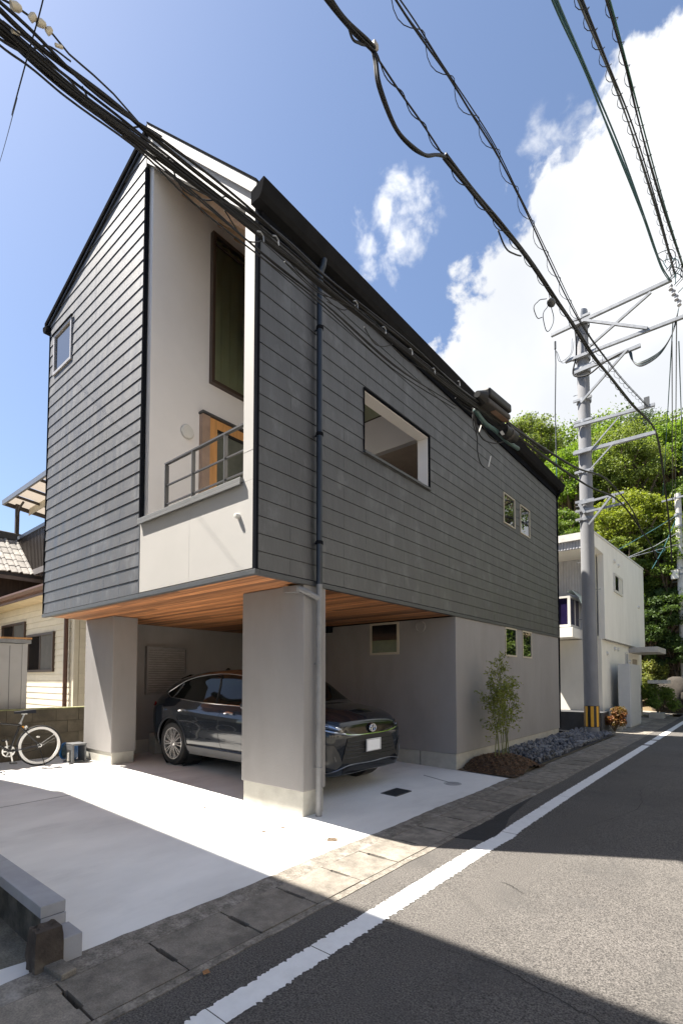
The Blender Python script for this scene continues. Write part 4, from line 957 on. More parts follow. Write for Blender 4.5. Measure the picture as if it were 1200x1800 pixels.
for v in bmx.verts:
    top = max(0, v.co.z); n1 = math.sin(v.co.x * 17 + 1) * math.cos(v.co.y * 13 + v.co.z * 9)
    v.co = Vector((-2.985 + v.co.x * .125 * (1 - .25 * top ** 3 * 4) + .006 * n1, 1.075 + v.co.y * .14 * (1 - .22 * top ** 3 * 4) + .006 * n1, .07 + v.co.z * .28 + .02 * n1 * top))
obj('stub', MB().add([v.co.copy() for v in bmx.verts], [tuple(v.index for v in f.verts) for f in bmx.faces]), m_stub, pl, smooth='auto'); bmx.free()
q = on(105, 1702, 'z', .02)
fr = obj('broken_slab_piece', MB().prism([(q.x - .09, q.y - .06), (q.x + .10, q.y - .03), (q.x + .09, q.y + .05), (q.x - .07, q.y + .035)], 'z', .0, .035), m_gut, label='small broken concrete chip lying at the foot of the brown stub', cat='concrete chip', bevel=.006)
lf = on(363, 1712, 'z', .0)
leafm = M('dry_leaf_brown', (.30, .15, .06), rough=.8, var=.2, scale=30)
obj('dry_leaf', MB().add([(lf.x - .02, lf.y - .012, .012), (lf.x, lf.y - .018, .004), (lf.x + .024, lf.y - .004, .014), (lf.x + .012, lf.y + .016, .006), (lf.x - .012, lf.y + .016, .016), (lf.x, lf.y, .003)], [(0, 1, 5), (1, 2, 5), (2, 3, 5), (3, 4, 5), (4, 0, 5)]), leafm, label='single dry brown leaf lying on the road beside the gutter', cat='leaf')

# ------------------------------------------------------------------ bicycle (local: +x forward)
def build_bike(loc, rz):
    b = empty('bicycle', loc, 'black city bicycle with white rims parked along the block wall', 'bicycle', rz=rz)
    P = lambda n, mb, m, parent=None, **k: obj(n, mb, m, parent or b, local=True, **k)
    fm = M('black_bike_frame', (.012, .012, .013), rough=.25, var=.05); wr = M('white_rim', (.78, .77, .74), rough=.4, var=.03)
    sv = M('bike_silver', (.55, .55, .54), rough=.3, metal=.8); WR = .335
    A = Vector((0, 0, WR)); Bf = Vector((1.03, 0, WR)); BB = Vector((.43, 0, .275)); ST = Vector((.285, 0, .72)); HT = Vector((.84, 0, .78)); HB = Vector((.875, 0, .65))
    P('frame', MB().tube([BB, ST], .016, 10).tube([ST - Vector((0, 0, .03)), HT], .015, 10).tube([BB, HB], .018, 10).tube([HT + Vector((-.012, 0, .05)), HB], .019, 10)
      .tube([ST - Vector((-.004, .03, .05)), A + Vector((0, -.06, 0))], .008, 8).tube([ST - Vector((-.004, -.03, .05)), A + Vector((0, .06, 0))], .008, 8)
      .tube([BB + Vector((0, -.03, 0)), A + Vector((0, -.06, 0))], .009, 8).tube([BB + Vector((0, .03, 0)), A + Vector((0, .06, 0))], .009, 8), fm, smooth='auto')
    P('fork', MB().tube([HB, HB + Vector((.012, -.05, -.05)), Bf + Vector((0, -.055, 0))], .010, 8).tube([HB, HB + Vector((.012, .05, -.05)), Bf + Vector((0, .055, 0))], .010, 8), fm, smooth='auto')
    for c in (A, Bf):
        w = P('wheel', MB().cyl(c, (0, 1, 0), .022, .10, 14).cyl(c, (0, 1, 0), .035, .012, 16), sv)
        n = 56
        def ring(r0, r1, w0, mat, nm):
            P(nm, MB().lathe([(r0, -w0), (r1, -w0 * .55), (r1, w0 * .55), (r0, w0)], c, (0, 1, 0), n, True), mat, w, smooth='auto')
        ring(.270, .312, .012, wr, 'rim')
        P('tyre', MB().tube([c + Vector((math.cos(2 * math.pi * k / n) * .322, 0, math.sin(2 * math.pi * k / n) * .322)) for k in range(n + 1)], .0145, 8), m_rubber, w, smooth=True)
        sp = MB()
        for k in range(28):
            a = 2 * math.pi * k / 28; sp.tube([c + Vector((.02 * math.cos(a + .9), .02 * (-1) ** k, .02 * math.sin(a + .9))), c + Vector((.272 * math.cos(a), 0, .272 * math.sin(a)))], .0011, 3, False)
        P('spokes', sp, M('dark_spoke', (.05, .05, .05), rough=.4, metal=.5), w)
    rf = P('spoke_reflector', MB().ico(A + Vector((.02, -.02, .14)), .03, 2, (1, .25, .55)), m_wht_pl)
    sp_ = ST + (ST - BB).normalized() * .16
    P('seat_post', MB().tube([ST, sp_], .0125, 10), sv)
    sd = []
    for i in range(9):
        t = i / 8; x = -.15 + .29 * t; wdt = .075 * (1 - t) ** .8 + .018; zt = .03 + .012 * math.cos(t * 3.1)
        sd.append([(x, -wdt, -.02), (x, -wdt * .8, zt - .008), (x, 0, zt), (x, wdt * .8, zt - .008), (x, wdt, -.02)])
    m = MB(); o = sp_ + Vector((-.0, 0, .03))
    for r in sd: m.v += [o + Vector(p) for p in r]
    for i in range(8):
        for j in range(4): m.f.append((i * 5 + j, i * 5 + j + 1, i * 5 + j + 6, i * 5 + j + 5))
        m.f.append((i * 5, i * 5 + 5, i * 5 + 9, i * 5 + 4))
    m.f += [(0, 1, 2, 3, 4), (44, 43, 42, 41, 40)]
    P('saddle', m, M('saddle_vinyl', (.02, .02, .022), rough=.35), smooth='auto')
    P('seat_clamp', MB().cyl(ST, (ST - BB), .024, .03, 12), sv); P('saddle_clamp', MB().box(sp_.x - .04, sp_.x + .04, -.02, .02, sp_.z - .01, sp_.z + .012), sv)
    P('rear_reflector', MB().cyl(ST + Vector((-.035, 0, -.07)), (1, 0, 0), .022, .02, 12), M('amber_reflector', (.75, .30, .02), rough=.2))
    for y, s in ((-.07, 1), (.07, -1)):
        cr_ = P('crank', MB().bar(BB + Vector((0, y, 0)), BB + Vector((.03 * s, y * 1.15, .17 * s)), .022, .016, (0, 1, 0)), sv)
        P('pedal', MB().box(BB.x + .03 * s - .045, BB.x + .03 * s + .045, y * 1.15 - .05 * (1 if y < 0 else -1) - .04, y * 1.15 - .05 * (1 if y < 0 else -1) + .04, BB.z + .17 * s - .012, BB.z + .17 * s + .012), m_rubber, cr_)
    cwl = MB().lathe([(.075, -.004), (.093, -.004), (.093, .004), (.075, .004)], BB + Vector((0, -.05, 0)), (0, 1, 0), 30, True)
    for k in range(5): cwl.bar(BB + Vector((0, -.05, 0)), BB + Vector((.08 * math.cos(k * 1.2566), -.05, .08 * math.sin(k * 1.2566))), .022, .006, (0, 1, 0))
    P('chainring', cwl, sv)
    P('chain', MB().tube([BB + Vector((0, -.05, .088)), A + Vector((0, -.05, .04))], .004, 5).tube([BB + Vector((0, -.05, -.088)), A + Vector((.02, -.05, -.07))], .004, 5), fm)
    P('derailleur', MB().bar(A + Vector((0, -.05, 0)), A + Vector((.02, -.055, -.07)), .02, .012).cyl(A + Vector((.0, -.045, 0)), (0, 1, 0), .04, .03, 18), fm)
    P('rear_brake', MB().bar(ST + Vector((-.06, -.04, -.10)), ST + Vector((-.09, -.02, -.05)), .014, .03).bar(ST + Vector((-.06, .04, -.10)), ST + Vector((-.09, .02, -.05)), .014, .03).box(ST.x - .10, ST.x - .05, -.03, .03, ST.z - .075, ST.z - .062), sv)
    P('kickstand', MB().tube([A + Vector((.02, .065, -.03)), A + Vector((-.05, .14, -WR + .005))], .007, 8), fm)
    P('wheel_reflector_rod', MB().tube([A + Vector((0, -.045, 0)), A + Vector((-.22, -.03, .16))], .004, 5), sv)
    P('stem', MB().tube([HT + Vector((-.01, 0, .04)), HT + Vector((-.025, 0, .16)), HT + Vector((.07, 0, .18))], .012, 8), sv)
    hb = HT + Vector((.07, 0, .18)); br = P('handlebar', MB().tube(crom([hb + Vector((-.06, -.29, .01)), hb + Vector((0, -.18, .0)), hb, hb + Vector((0, .18, 0)), hb + Vector((-.06, .29, .01))], 6), .011, 8), sv, smooth='auto')
    for s in (-1, 1): P('grip', MB().tube([hb + Vector((-.025, s * .22, .005)), hb + Vector((-.075, s * .315, .012))], .016, 8), m_rubber, br)
    P('light', MB().cyl(hb + Vector((.04, .05, -.02)), (1, 0, 0), .03, .06, 12), fm)
    return b
kc = on(70, 1346, 'z', .10)
bike = build_bike((kc.x - .02, kc.y, .102), -math.pi / 2 - .06)
# hose reel at the foot of the column
hr = empty('hose_reel', (-9.22, 3.72, .1), 'blue and grey hose reel standing beside the left column', 'hose reel')
m_blue = M('hose_reel_blue', (.02, .13, .36), rough=.4); m_hg = M('hose_reel_grey', (.11, .113, .117), rough=.5)
c = Vector((-9.40, 3.70, .27))
obj('drum', MB().lathe([(0, -.10), (.15, -.10), (.15, -.085), (.085, -.08), (.085, .08), (.15, .085), (.15, .10), (0, .10)], c, (.8, .6, 0), 26), m_blue, hr, smooth='auto')
obj('hose', MB().lathe([(.087, -.078), (.125, -.07), (.13, 0), (.125, .07), (.087, .078)], c, (.8, .6, 0), 24), M('dark_hose', (.03, .05, .06), rough=.5), hr, smooth='auto')
obj('side_frame', MB().box(-9.30, -9.02, 3.60, 3.63, .12, .40).box(-9.30, -9.02, 3.80, 3.83, .12, .40).box(-9.32, -9.00, 3.60, 3.83, .40, .43), m_hg, hr, bevel=.008)
obj('opening', MB().box(-9.22, -9.10, 3.594, 3.60, .13, .32), m_dark, hr)  # thin dark plate standing in for the shaded gap in the frame
obj('foot', MB().box(-9.32, -9.26, 3.57, 3.86, .10, .122).box(-9.06, -9.00, 3.57, 3.86, .10, .122), m_hg, hr)
obj('nozzle', MB().tube([(-9.14, 3.585, .13), (-9.14, 3.58, .27)], [.024, .014], 10), m_wht_pl, hr)
cb = on(272, 1325, 'z', .10)
obj('kerb_block', MB().box(cb.x - .14, cb.x + .10, cb.y - .05, cb.y + .30, .10, .50), m_conc, label='pale concrete block standing behind the rear wheel of the car', cat='concrete block', bevel=.008)

# two-storey house across the low wall, out of frame: it throws the shade over the near slab and road
sb = empty('near_house', (-9, -3, 0), 'white rendered two-storey house beyond the low wall, casting shade on the slab', 'house')
EZ = 7.2; EY = 2.69 - .295 * EZ; EX1 = .6 - .52 * EZ; EX0 = -6.9 - .52 * EZ
obj('wall', MB().box(EX0 + .5, EX1 - .5, -7, EY - .5, -.1, EZ - .1), m_ww, sb)
obj('roof', MB().prism([(EY, EZ - .16), (EY, EZ), (-3.5, EZ + 1.3), (-7.5, EZ), (-7.5, EZ - .16)], 'x', EX0, EX1), m_roofm, sb)
obj('side_roof', MB().prism([(EX0 + .02, EZ), (EX0 - 1.6, EZ - 1.15), (EX0 - 1.6, EZ - 1.3), (EX0 + .02, EZ - .15)], 'y', -6.5, EY - .05), m_roofm, sb)
for x in (-9.5, -7.0):
    for z in (1.0, 4.0):
        w = obj('window', frame_mb('y', x, x + 1.6, z, z + 1.2, EY - .5, EY - .44, .05), m_frame_w, sb); obj('pane', MB().box(x + .05, x + 1.55, EY - .48, EY - .47, z + .05, z + 1.15), m_glass_d, w)

# house added across the street, out of frame, to bounce warm sunlight back
oh = empty('bounce_light_house', (9.5, 7, 0), 'cream two-storey house added out of view across the street for bounce light', 'house')
obj('wall', MB().box(5.6, 13, -1, 15, -.2, 6.2), M('cream_street_wall', (.66, .60, .50), rough=.85, var=.05), oh)
obj('roof', MB().prism([(5.1, 6.0), (5.1, 6.2), (9.3, 7.8), (13.5, 6.2), (13.5, 6.0)], 'y', -1.5, 15.5), m_roofm, oh)
for y in (1, 5, 9.5, 12.5):
    for z in (1.0, 3.8):
        w = obj('window', frame_mb('x', y, y + 1.6, z, z + 1.2, 5.54, 5.6, .05), m_frame_w, oh); obj('pane', MB().box(5.57, 5.585, y + .05, y + 1.55, z + .05, z + 1.15), m_glass_d, w)
obj('garden_wall', MB().box(4.1, 4.25, -1, 15, 0, .9), m_conc, oh)
# ------------------------------------------------------------------ white house at right
wb = empty('white_house', (-6, 20, 0), 'white flat-roofed two-storey house behind the utility pole', 'house')
UX, LX = -3.47, -3.55
zt_ = lambda y: 5.80 + .042 * (y - 15.5)
obj('upper_wall', MB().prism([(16.75, 2.78), (24.0, 2.78), (24.0, zt_(24)), (15.55, zt_(15.55)), (15.55, 5.42), (16.75, 5.42)], 'x', UX - .17, UX), m_ww, wb)
obj('upper_wall', MB().box(-9, UX - .171, 23.8, 24.0, 0, zt_(24) - .05), m_ww, wb)
obj('parapet_cap', MB().prism([(15.52, zt_(15.5) + .0), (24.05, zt_(24) + .0), (24.05, zt_(24) + .06), (15.52, zt_(15.5) + .06)], 'x', UX - .20, UX + .02), M('cap_white', (.62, .61, .57), rough=.6), wb)
obj('fascia_cap', MB().box(-9, UX - .171, 15.5, 15.60, 5.66, 5.87), M('cap_white', (.62, .61, .57)), wb)
def ribs(x0, x1, y, z0, z1, pitch=.085, d=.010):
    n = int((x1 - x0) / pitch); vs = []
    for i in range(n + 1):
        for k, dd in ((0, 0), (.35, 0), (.5, d), (.85, d)):
            x = x0 + (i + k) * pitch
            if x <= x1: vs += [(x, y - dd, z0), (x, y - dd, z1)]
    return MB().add(vs, [(2 * i, 2 * i + 2, 2 * i + 3, 2 * i + 1) for i in range(len(vs) // 2 - 1)])
obj('corrugated_fascia', ribs(-9, UX - .18, 15.57, 5.42, 5.66), m_ribs, wb)
obj('corrugated_wall', ribs(-9, UX - .18, 17.0, 2.9, 5.42), m_ribs, wb)
obj('balcony_soffit', MB().box(-9, UX - .172, 15.60, 17.2, 5.405, 5.42), m_ww, wb)
obj('roof', MB().box(-9, UX - .172, 15.62, 24, 5.68, 5.72), m_flash, wb)
obj('lower_wall', MB().box(-9, LX, 16.6, 23.6, -.1, 2.775), M('cream_rendered_wall', (.74, .71, .63), rough=.88, var=.05, scale=1.5, bump=.1, bscale=110, stain=(.58, .545, .47, .35), stscale=.8, stretch=(1, 1, .4)), wb)
obj('drip_flashing', MB().box(UX - .02, UX + .015, 16.75, 24.0, 2.745, 2.778), M('dirty_flashing', (.25, .23, .20), rough=.7), wb)
obj('base_block', MB().box(-9, -3.38, 15.62, 16.59, -.3, .57), M('dark_base_concrete', (.055, .056, .058), rough=.9, var=.2, scale=4), wb)
obj('corner_downpipe', MB().tube([(UX - .25, 16.7, 5.4), (UX - .25, 16.7, .57)], .04, 8), M('cream_pipe', (.55, .53, .40), rough=.5), wb)
# bay window with planter box
p = lambda x, y, Y: on(x, y, 'y', Y)
b0 = p(1001, 1048, 15.9); b1 = p(1001, 1100, 15.9)
bay = obj('bay_window', MB().box(b0.x - 1.4, b0.x, 15.90, 17.0, b1.z - .02, b1.z + .05), m_wht_pl, wb)
obj('window_head', MB().box(b0.x - 1.4, b0.x, 15.9, 17, b0.z - .04, b0.z + .02), m_wht_pl, bay)
for x in (b0.x - .04, b0.x - .42, b0.x - .80): obj('mullion', MB().box(x - .04, x + .04, 15.9, 15.96, b1.z + .05, b0.z - .04), m_wht_pl, bay)
for y in (16.45, 16.95): obj('mullion', MB().box(b0.x - .05, b0.x - .005, y, y + .05, b1.z + .05, b0.z - .04), m_wht_pl, bay)
m_purp = M('violet_curtained_pane', (.014, .010, .042), rough=.15, spec=.5)
obj('pane', MB().box(b0.x - 1.4, b0.x - .03, 15.955, 15.965, b1.z + .05, b0.z - .04), m_purp, bay)
obj('pane', MB().box(b0.x - .035, b0.x - .025, 15.97, 17, b1.z + .05, b0.z - .04), m_purp, bay)
obj('planter_box', MB().box(b0.x - 1.4, b0.x + .10, 15.75, 17.0, b1.z - .36, b1.z - .06), m_ww, wb, bevel=.01)
obj('awning', MB().add([(b0.x - .12, 16.0, b0.z + .16), (b0.x + .02, 16.0, b0.z + .20), (b0.x + .20, 16.05, b0.z - .02), (b0.x + .26, 16.1, b0.z - .22), (b0.x - .12, 16.9, b0.z + .16), (b0.x + .02, 16.9, b0.z + .20), (b0.x + .20, 16.9, b0.z - .02), (b0.x + .26, 16.9, b0.z - .22)],
    [(0, 4, 5, 1), (1, 5, 6, 2), (2, 6, 7, 3)]), M('pale_green_awning', (.50, .58, .54), rough=.6), wb)
w = obj('window', frame_mb('x', 18.1, 19.45, 4.42, 5.05, UX, UX + .05, .07), m_wht_pl, wb)
obj('pane', MB().box(UX + .002, UX + .02, 18.17, 18.8, 4.49, 4.98), m_glass_d, w); obj('screen', MB().box(UX + .02, UX + .03, 18.8, 19.38, 4.49, 4.98), m_wht_pl, w)
for y, z, X in ((18.25, 5.45, UX), (18.9, 5.42, UX), (22.6, 4.4, UX), (17.3, 2.35, LX), (18.4, 2.55, LX), (18.95, 2.55, LX), (20.9, 2.2, LX)):
    obj('vent_hood', MB().lathe([(0, .07), (.05, .06), (.07, .02), (.07, 0)], (X, y, z), (1, 0, 0), 10), m_wht_pl, wb, smooth='auto')
w = obj('slit_window', frame_mb('x', 20.15, 20.5, 1.7, 2.5, LX, LX + .05, .05), m_wht_pl, wb); obj('pane', MB().box(LX + .002, LX + .02, 20.2, 20.45, 1.75, 2.45), m_glass_d, w)
obj('door_canopy', MB().box(LX + .0, -2.62, 20.9, 23.0, 2.52, 2.72), M('weathered_canopy', (.40, .385, .36), rough=.85, var=.15, scale=5), wb, bevel=.01)
obj('door', MB().box(LX, LX + .03, 21.6, 22.4, .1, 2.3), M('beige_door', (.36, .32, .27), rough=.6), wb)
obj('post_shelf', MB().box(-3.3, -2.62, 23.2, 24.2, 1.36, 1.50), M('pale_shelf', (.50, .50, .48), rough=.5), wb)
hw_ = empty('water_heater_cabinet', (-3.15, 18.5, 0), 'tall pale grey water heater cabinet against the white house', 'cabinet')
m_cab = M('cabinet_grey', (.47, .48, .48), rough=.5, var=.03)
obj('cabinet_body', MB().box(-3.32, -2.98, 17.65, 19.45, .03, 2.02), m_cab, hw_, bevel=.015)
obj('door_panel', MB().box(-2.98, -2.965, 17.72, 19.38, .50, 1.97), m_cab, hw_, bevel=.004); obj('door_panel', MB().box(-2.98, -2.965, 17.72, 19.38, .08, .47), m_cab, hw_, bevel=.004)
obj('plinth', MB().box(-3.3, -3.0, 17.7, 19.4, -.02, .03), m_conc, hw_)
ac = empty('air_conditioner', (-3.26, 17.2, 0), 'white outdoor air conditioning unit half hidden by the red bush', 'air conditioner')
obj('case', MB().box(-3.42, -3.10, 16.85, 17.5, .08, .66), M('ac_case', (.50, .50, .48), rough=.5), ac, bevel=.012)
obj('fan_grille', MB().lathe([(.02, 0), (.24, 0), (.25, -.015)], (-3.092, 17.15, .37), (1, 0, 0), 24), M('grille_grey', (.30, .30, .30)), ac)
for y in (16.9, 17.4): obj('foot', MB().box(-3.42, -3.08, y, y + .06, .0, .08), m_wht_pl, ac)
for y in (17.86, 17.92): obj('side_slot', MB().box(-3.32, -3.20, 16.843, 16.85, .2 + (y - 17.86) * 3, .23 + (y - 17.86) * 3), m_dark, ac)

# ------------------------------------------------------------------ utility pole
PX, PY = -3.43, 14.76
pole = empty('utility_pole', (PX, PY, 0), 'tall grey concrete utility pole with steel arms and a yellow striped band', 'utility pole')
obj('shaft', MB().tube([(PX, PY, -.3), (PX - .012, PY, 3), (PX - .025, PY, 7), (PX - .04, PY, 11.85), (PX - .04, PY, 11.97)], [.187, .180, .168, .150, .11], 28), m_polec, pole, smooth='auto')
bd = obj('warning_band', MB().lathe([(.190, .24), (.1905, .24), (.189, .82), (.188, .82)], (PX - .001, PY, 0), (0, 0, 1), 40), M('band_black', (.015, .015, .015), rough=.5), pole)
m_yel = M('band_yellow', (.72, .36, .02), rough=.5, var=.06)
for k in range(8):
    mbk = MB(); a0 = k * math.pi / 4 + .08; vs = []
    for i in range(5):
        a = a0 + .40 * i / 4; vs += [(PX + .1935 * math.cos(a), PY + .1935 * math.sin(a), .255), (PX + .1925 * math.cos(a), PY + .1925 * math.sin(a), .805)]
    obj('yellow_stripe', mbk.add(vs, [(2 * i, 2 * i + 2, 2 * i + 3, 2 * i + 1) for i in range(4)]), m_yel, bd)
AY = PY - .22
q = lambda x, y, Y=AY: on(x, y, 'y', Y)
ARMS = [((968, 590), (1180, 491), .085), ((993, 636), (1215, 551), .08), ((1009, 656), (1125, 607), .085), ((1008, 750), (1150, 711), .075), ((1007, 798), (1151, 760), .085), ((1018, 886), (1096, 865), .055), ((1026, 901), (1096, 884), .055)]
for a, b, wd in ARMS: obj('crossarm', MB().bar(q(*a), q(*b), wd, wd), m_galv, pole)
for a, b, wd in (((1032, 612), (1143, 514), .06), ((1026, 563), (1137, 577), .065), ((1020, 708), (1102, 614), .055), ((1036, 792), (1087, 733), .03), ((1030, 832), (1076, 781), .032), ((1034, 922), (1077, 868), .05), ((1078, 868), (1078, 884), .06), ((1017, 886), (1027, 902), .07)):
    obj('brace', MB().bar(q(*a, AY - .05), q(*b, AY - .05), wd, wd), m_galv, pole)
for y_ in (562, 572, 632, 650, 655, 706, 744, 795, 832, 884, 900, 915):
    zc_ = q(1025, y_, PY).z
    obj('clamp', MB().lathe([(.178, -.05), (.192, -.045), (.192, .045), (.178, .05)], (PX - .03, PY, zc_), (0, 0, 1), 20).bar((PX - .27, PY - .16, zc_), (PX + .21, PY - .16, zc_), .05, .06), m_galv, pole, smooth='auto')
obj('top_cap', MB().lathe([(.155, -.25), (.16, -.1), (.15, .02), (.0, .06)], (PX - .04, PY, 11.95), (0, 0, 1), 20), m_galv, pole, smooth='auto')
for k in range(10):
    s = 1 if k % 2 else -1
    obj('step_bolt', MB().tube([(PX + s * .17, PY - .02, 3.2 + k * .8), (PX + s * .30, PY - .02, 3.2 + k * .8)], .01, 5), m_galv, pole)
i0 = q(1136, 707)
obj('bracket_plate', MB().box(i0.x - .06, i0.x + .06, i0.y - .05, i0.y, i0.z - .15, i0.z + .12), m_flash, pole)
# second pole further along
p2b = on(1203, 1160, 'y', 27); p2t = on(1190, 868, 'y', 27)
pole2 = empty('utility_pole', (p2b.x, 27, 0), 'second pale utility pole further up the street at the right edge', 'utility pole')
obj('shaft', MB().tube([(p2b.x, 27, -.2), (p2t.x, 27, p2t.z)], [.17, .125], 20), M('pale_pole', (.52, .50, .46), rough=.85, var=.1, scale=5), pole2, smooth='auto')
a = on(1162, 882, 'y', 26.8); b = on(1215, 868, 'y', 26.8); obj('crossarm', MB().bar(a, b, .08, .08), m_galv, pole2)
for y_ in (905, 925, 1000, 1010): zz = on(1192, y_, 'y', 27).z; obj('clamp', MB().lathe([(.14, -.05), (.17, -.045), (.17, .045), (.14, .05)], (p2t.x, 27, zz), (0, 0, 1), 14), m_galv, pole2)
a = on(1186, 1010, 'y', 26.8); obj('junction_box', MB().box(a.x - .16, a.x + .12, 26.7, 26.9, a.z - .2, a.z + .2), m_wht_pl, pole2)
for k in range(6): obj('step_bolt', MB().tube([(p2t.x - .3, 27, 3 + k * 1.0), (p2t.x + .3, 27, 3 + k * 1.0)], .012, 5), m_galv, pole2)

# ------------------------------------------------------------------ cables
def strand(path, off=(0, 0), wob=.012, seed=0, dens=6):
    r = random.Random(seed); ph = [r.uniform(0, 6.28) for _ in range(4)]; fr = [r.uniform(.5, 1.3) for _ in range(4)]
    out = []
    for i, p in enumerate(crom(path, dens)):
        s = i / dens * 1.3
        out.append(Vector((p.x + off[0] + wob * math.sin(fr[0] * s * 2 + ph[0]), p.y, p.z + off[1] + wob * math.sin(fr[1] * s * 2 + ph[1]))))
    return out
def helix(path, rad, pitch, dens=10, hang=.6):
    pts = crom(path, 16); out = []; s = 0; prev = pts[0]
    # resample by length
    cum = [0]
    for a, b in zip(pts[:-1], pts[1:]): cum.append(cum[-1] + (b - a).length)
    n = int(cum[-1] / pitch * dens); j = 0
    for i in range(n):
        d = cum[-1] * i / n
        while j < len(cum) - 2 and cum[j + 1] < d: j += 1
        t = (d - cum[j]) / max(1e-6, cum[j + 1] - cum[j]); p = pts[j].lerp(pts[j + 1], t); a = 2 * math.pi * i / dens
        out.append(p + Vector((rad * math.cos(a), 0, rad * math.sin(a) - hang * rad)))
    return out
X = lambda pts, x: [on(a, b, 'x', x) for a, b in pts]
# A: heavy bundle that runs past the house front to the pole
armA = on(1092, 885, 'y', AY)
A = [Vector((-2.5, -16, 6.0)), Vector((-2.54, -6, 4.9))] + X([(0, 48), (125, 158), (250, 250), (450, 405), (560, 495), (700, 608), (800, 690)], -2.55) + [on(865, 735, 'x', -2.55), on(960, 805, 'x', -2.55), on(1030, 852, 'x', -2.56), armA, on(1125, 930, 'x', -2.5), on(1150, 972, 'x', -2.5), on(1172, 1040, 'x', -2.45)]
cbA = empty('cable_bundle', A[2], 'heavy bundle of black cables passing in front of the house gable', 'cable bundle')
r = random.Random(5)
for i in range(13):
    a = r.uniform(0, 6.28); d = .021 * math.sqrt(r.random()); o = (d * math.cos(a) * .8, d * math.sin(a))
    pa = A if i < 10 else A[:10]
    obj('cable', MB().tube(strand(pa, o, .006, i), r.choice((.005, .006, .007, .009)), 6), m_cable, cbA, smooth=True)
for i, (o, rr) in enumerate((((.02, .068), .012), ((.035, .062), .008), ((-.012, .058), .007))): obj('cable', MB().tube(strand(A[:11], o, .009, 40 + i), rr, 6), m_cable, cbA, smooth=True)
low = X([(-40, 30), (0, 62), (52, 100), (120, 155), (250, 258), (330, 330), (455, 440), (560, 520), (690, 640), (800, 712)], -2.56)
for i, o in enumerate(((0, -.006), (.010, -.020), (-.010, -.036))): obj('cable', MB().tube(strand(low, o, .007, 60 + i), .0055, 5), m_cable, cbA, smooth=True)
obj('lashing_wire', MB().tube(helix(A[2:11], .045, 1.3, 12, .2), .0035, 5), m_cable, cbA)
for i, pts in enumerate(([(-10, 40), (25, 75), (50, 85), (90, 83), (125, 108)], [(145, 152), (165, 190), (215, 223), (260, 225), (285, 240)], [(295, 275), (320, 330), (355, 350), (400, 345)], [(395, 370), (430, 420), (455, 425), (470, 415)], [(500, 460), (530, 490), (560, 515), (590, 525)], [(575, 530), (605, 545), (625, 535), (620, 550)], [(640, 575), (655, 600), (690, 605), (700, 600)])):
    obj('loose_loop', MB().tube(crom(X(pts, -2.60), 8), .0045, 5), m_cable, cbA)
for x, y in ((458, 415), (485, 422), (625, 535), (675, 580), (722, 618), (762, 652), (806, 674)):
    c = on(x, y, 'x', -2.50); obj('cable_clip', MB().tube([c + Vector((0, -.03, .012)), c + Vector((0, .0, .03)), c + Vector((0, .025, .018)), c + Vector((0, .03, -.018))], .005, 5), m_galv, cbA)
thin = X([(-30, -20), (30, 12), (60, 34), (90, 56), (122, 95), (145, 115), (165, 132), (200, 165), (250, 222), (310, 275), (380, 330)], -2.54)
obj('messenger_wire', MB().tube(thin, .005, 5), m_cable, cbA)
for k, (x, y, s) in enumerate(((29, 12, .030), (58, 30, .024), (73, 41, .027), (87, 54, .022))):
    c = on(x, y, 'x', -2.53)
    o = obj('porcelain_clip', MB().lathe([(0, -s * .8), (s * .55, -s * .75), (s * .62, s * .2), (s * .35, s * .75), (0, s * .8)], c, (.5, .4, .6) if k % 2 else (.1, .6, .35), 12), M('cream_insulator', (.50, .45, .35), rough=.4), cbA, smooth='auto')
for x, y in ((104, 81), (28, 57)): c = on(x, y, 'x', -2.52); obj('wire_joint', MB().cyl(c, (0, .8, .5), .008, .035, 8), M('cream_insulator', (.50, .45, .35)), cbA)
# far side of the bundle: closures, teal sleeve, loose tails
for nm, (x, y), ln, lab in (('cable_closure', (868, 716), .72, 'larger black cable splice box with a brown underside at the eave'), ('cable_closure', (893, 762), .36, 'smaller black domed splice case below the larger splice box')):
    c = on(x, y, 'x', -2.50); d = (A[10] - A[9]).normalized()
    t = empty(nm, c, lab, 'splice box', 'splice boxes on the cable bundle')
    if ln > .6:
        obj('lid', MB().bar(c - d * ln / 2 + Vector((0, 0, .06)), c + d * ln / 2 + Vector((0, 0, .06)), .20, .11), m_cable, t, bevel=.025)
        obj('case', MB().bar(c - d * ln / 2 + Vector((0, 0, -.05)), c + d * ln / 2 + Vector((0, 0, -.05)), .17, .07), M('dusty_case', (.035, .03, .027), rough=.7), t, bevel=.02)
        obj('brown_strip', MB().bar(c - d * .1 + Vector((.02, 0, -.085)), c + d * .38 + Vector((.02, 0, -.085)), .07, .010), M('brown_strip', (.16, .095, .06), rough=.6), t)
        obj('end_boot', MB().tube([c - d * (ln / 2 + .02), c - d * (ln / 2 + .16)], [.09, .04], 12), m_cable, t)
    else:
        obj('dome', MB().tube([c - d * ln / 2, c - d * .2, c + d * .2, c + d * ln / 2], [.04, .075, .08, .045], 14), m_cable, t, smooth='auto')
        obj('clamp_ring', MB().tube([c - d * .03, c + d * .03], .086, 14), M('dusty_case', (.035, .03, .027)), t)
obj('teal_sleeve', MB().tube(crom(X([(834, 720), (850, 742), (870, 757), (890, 775), (910, 789)], -2.58), 8), .028, 10), M('teal_sleeve', (.035, .075, .073), rough=.45), smooth=True, label='thick teal protective sleeve on the cables by the eave', cat='cable sleeve')
tl_ = empty('loose_cables', on(840, 760, 'x', -2.6), 'loose thin cable tails hanging over the dark cladding near the eave', 'cable')
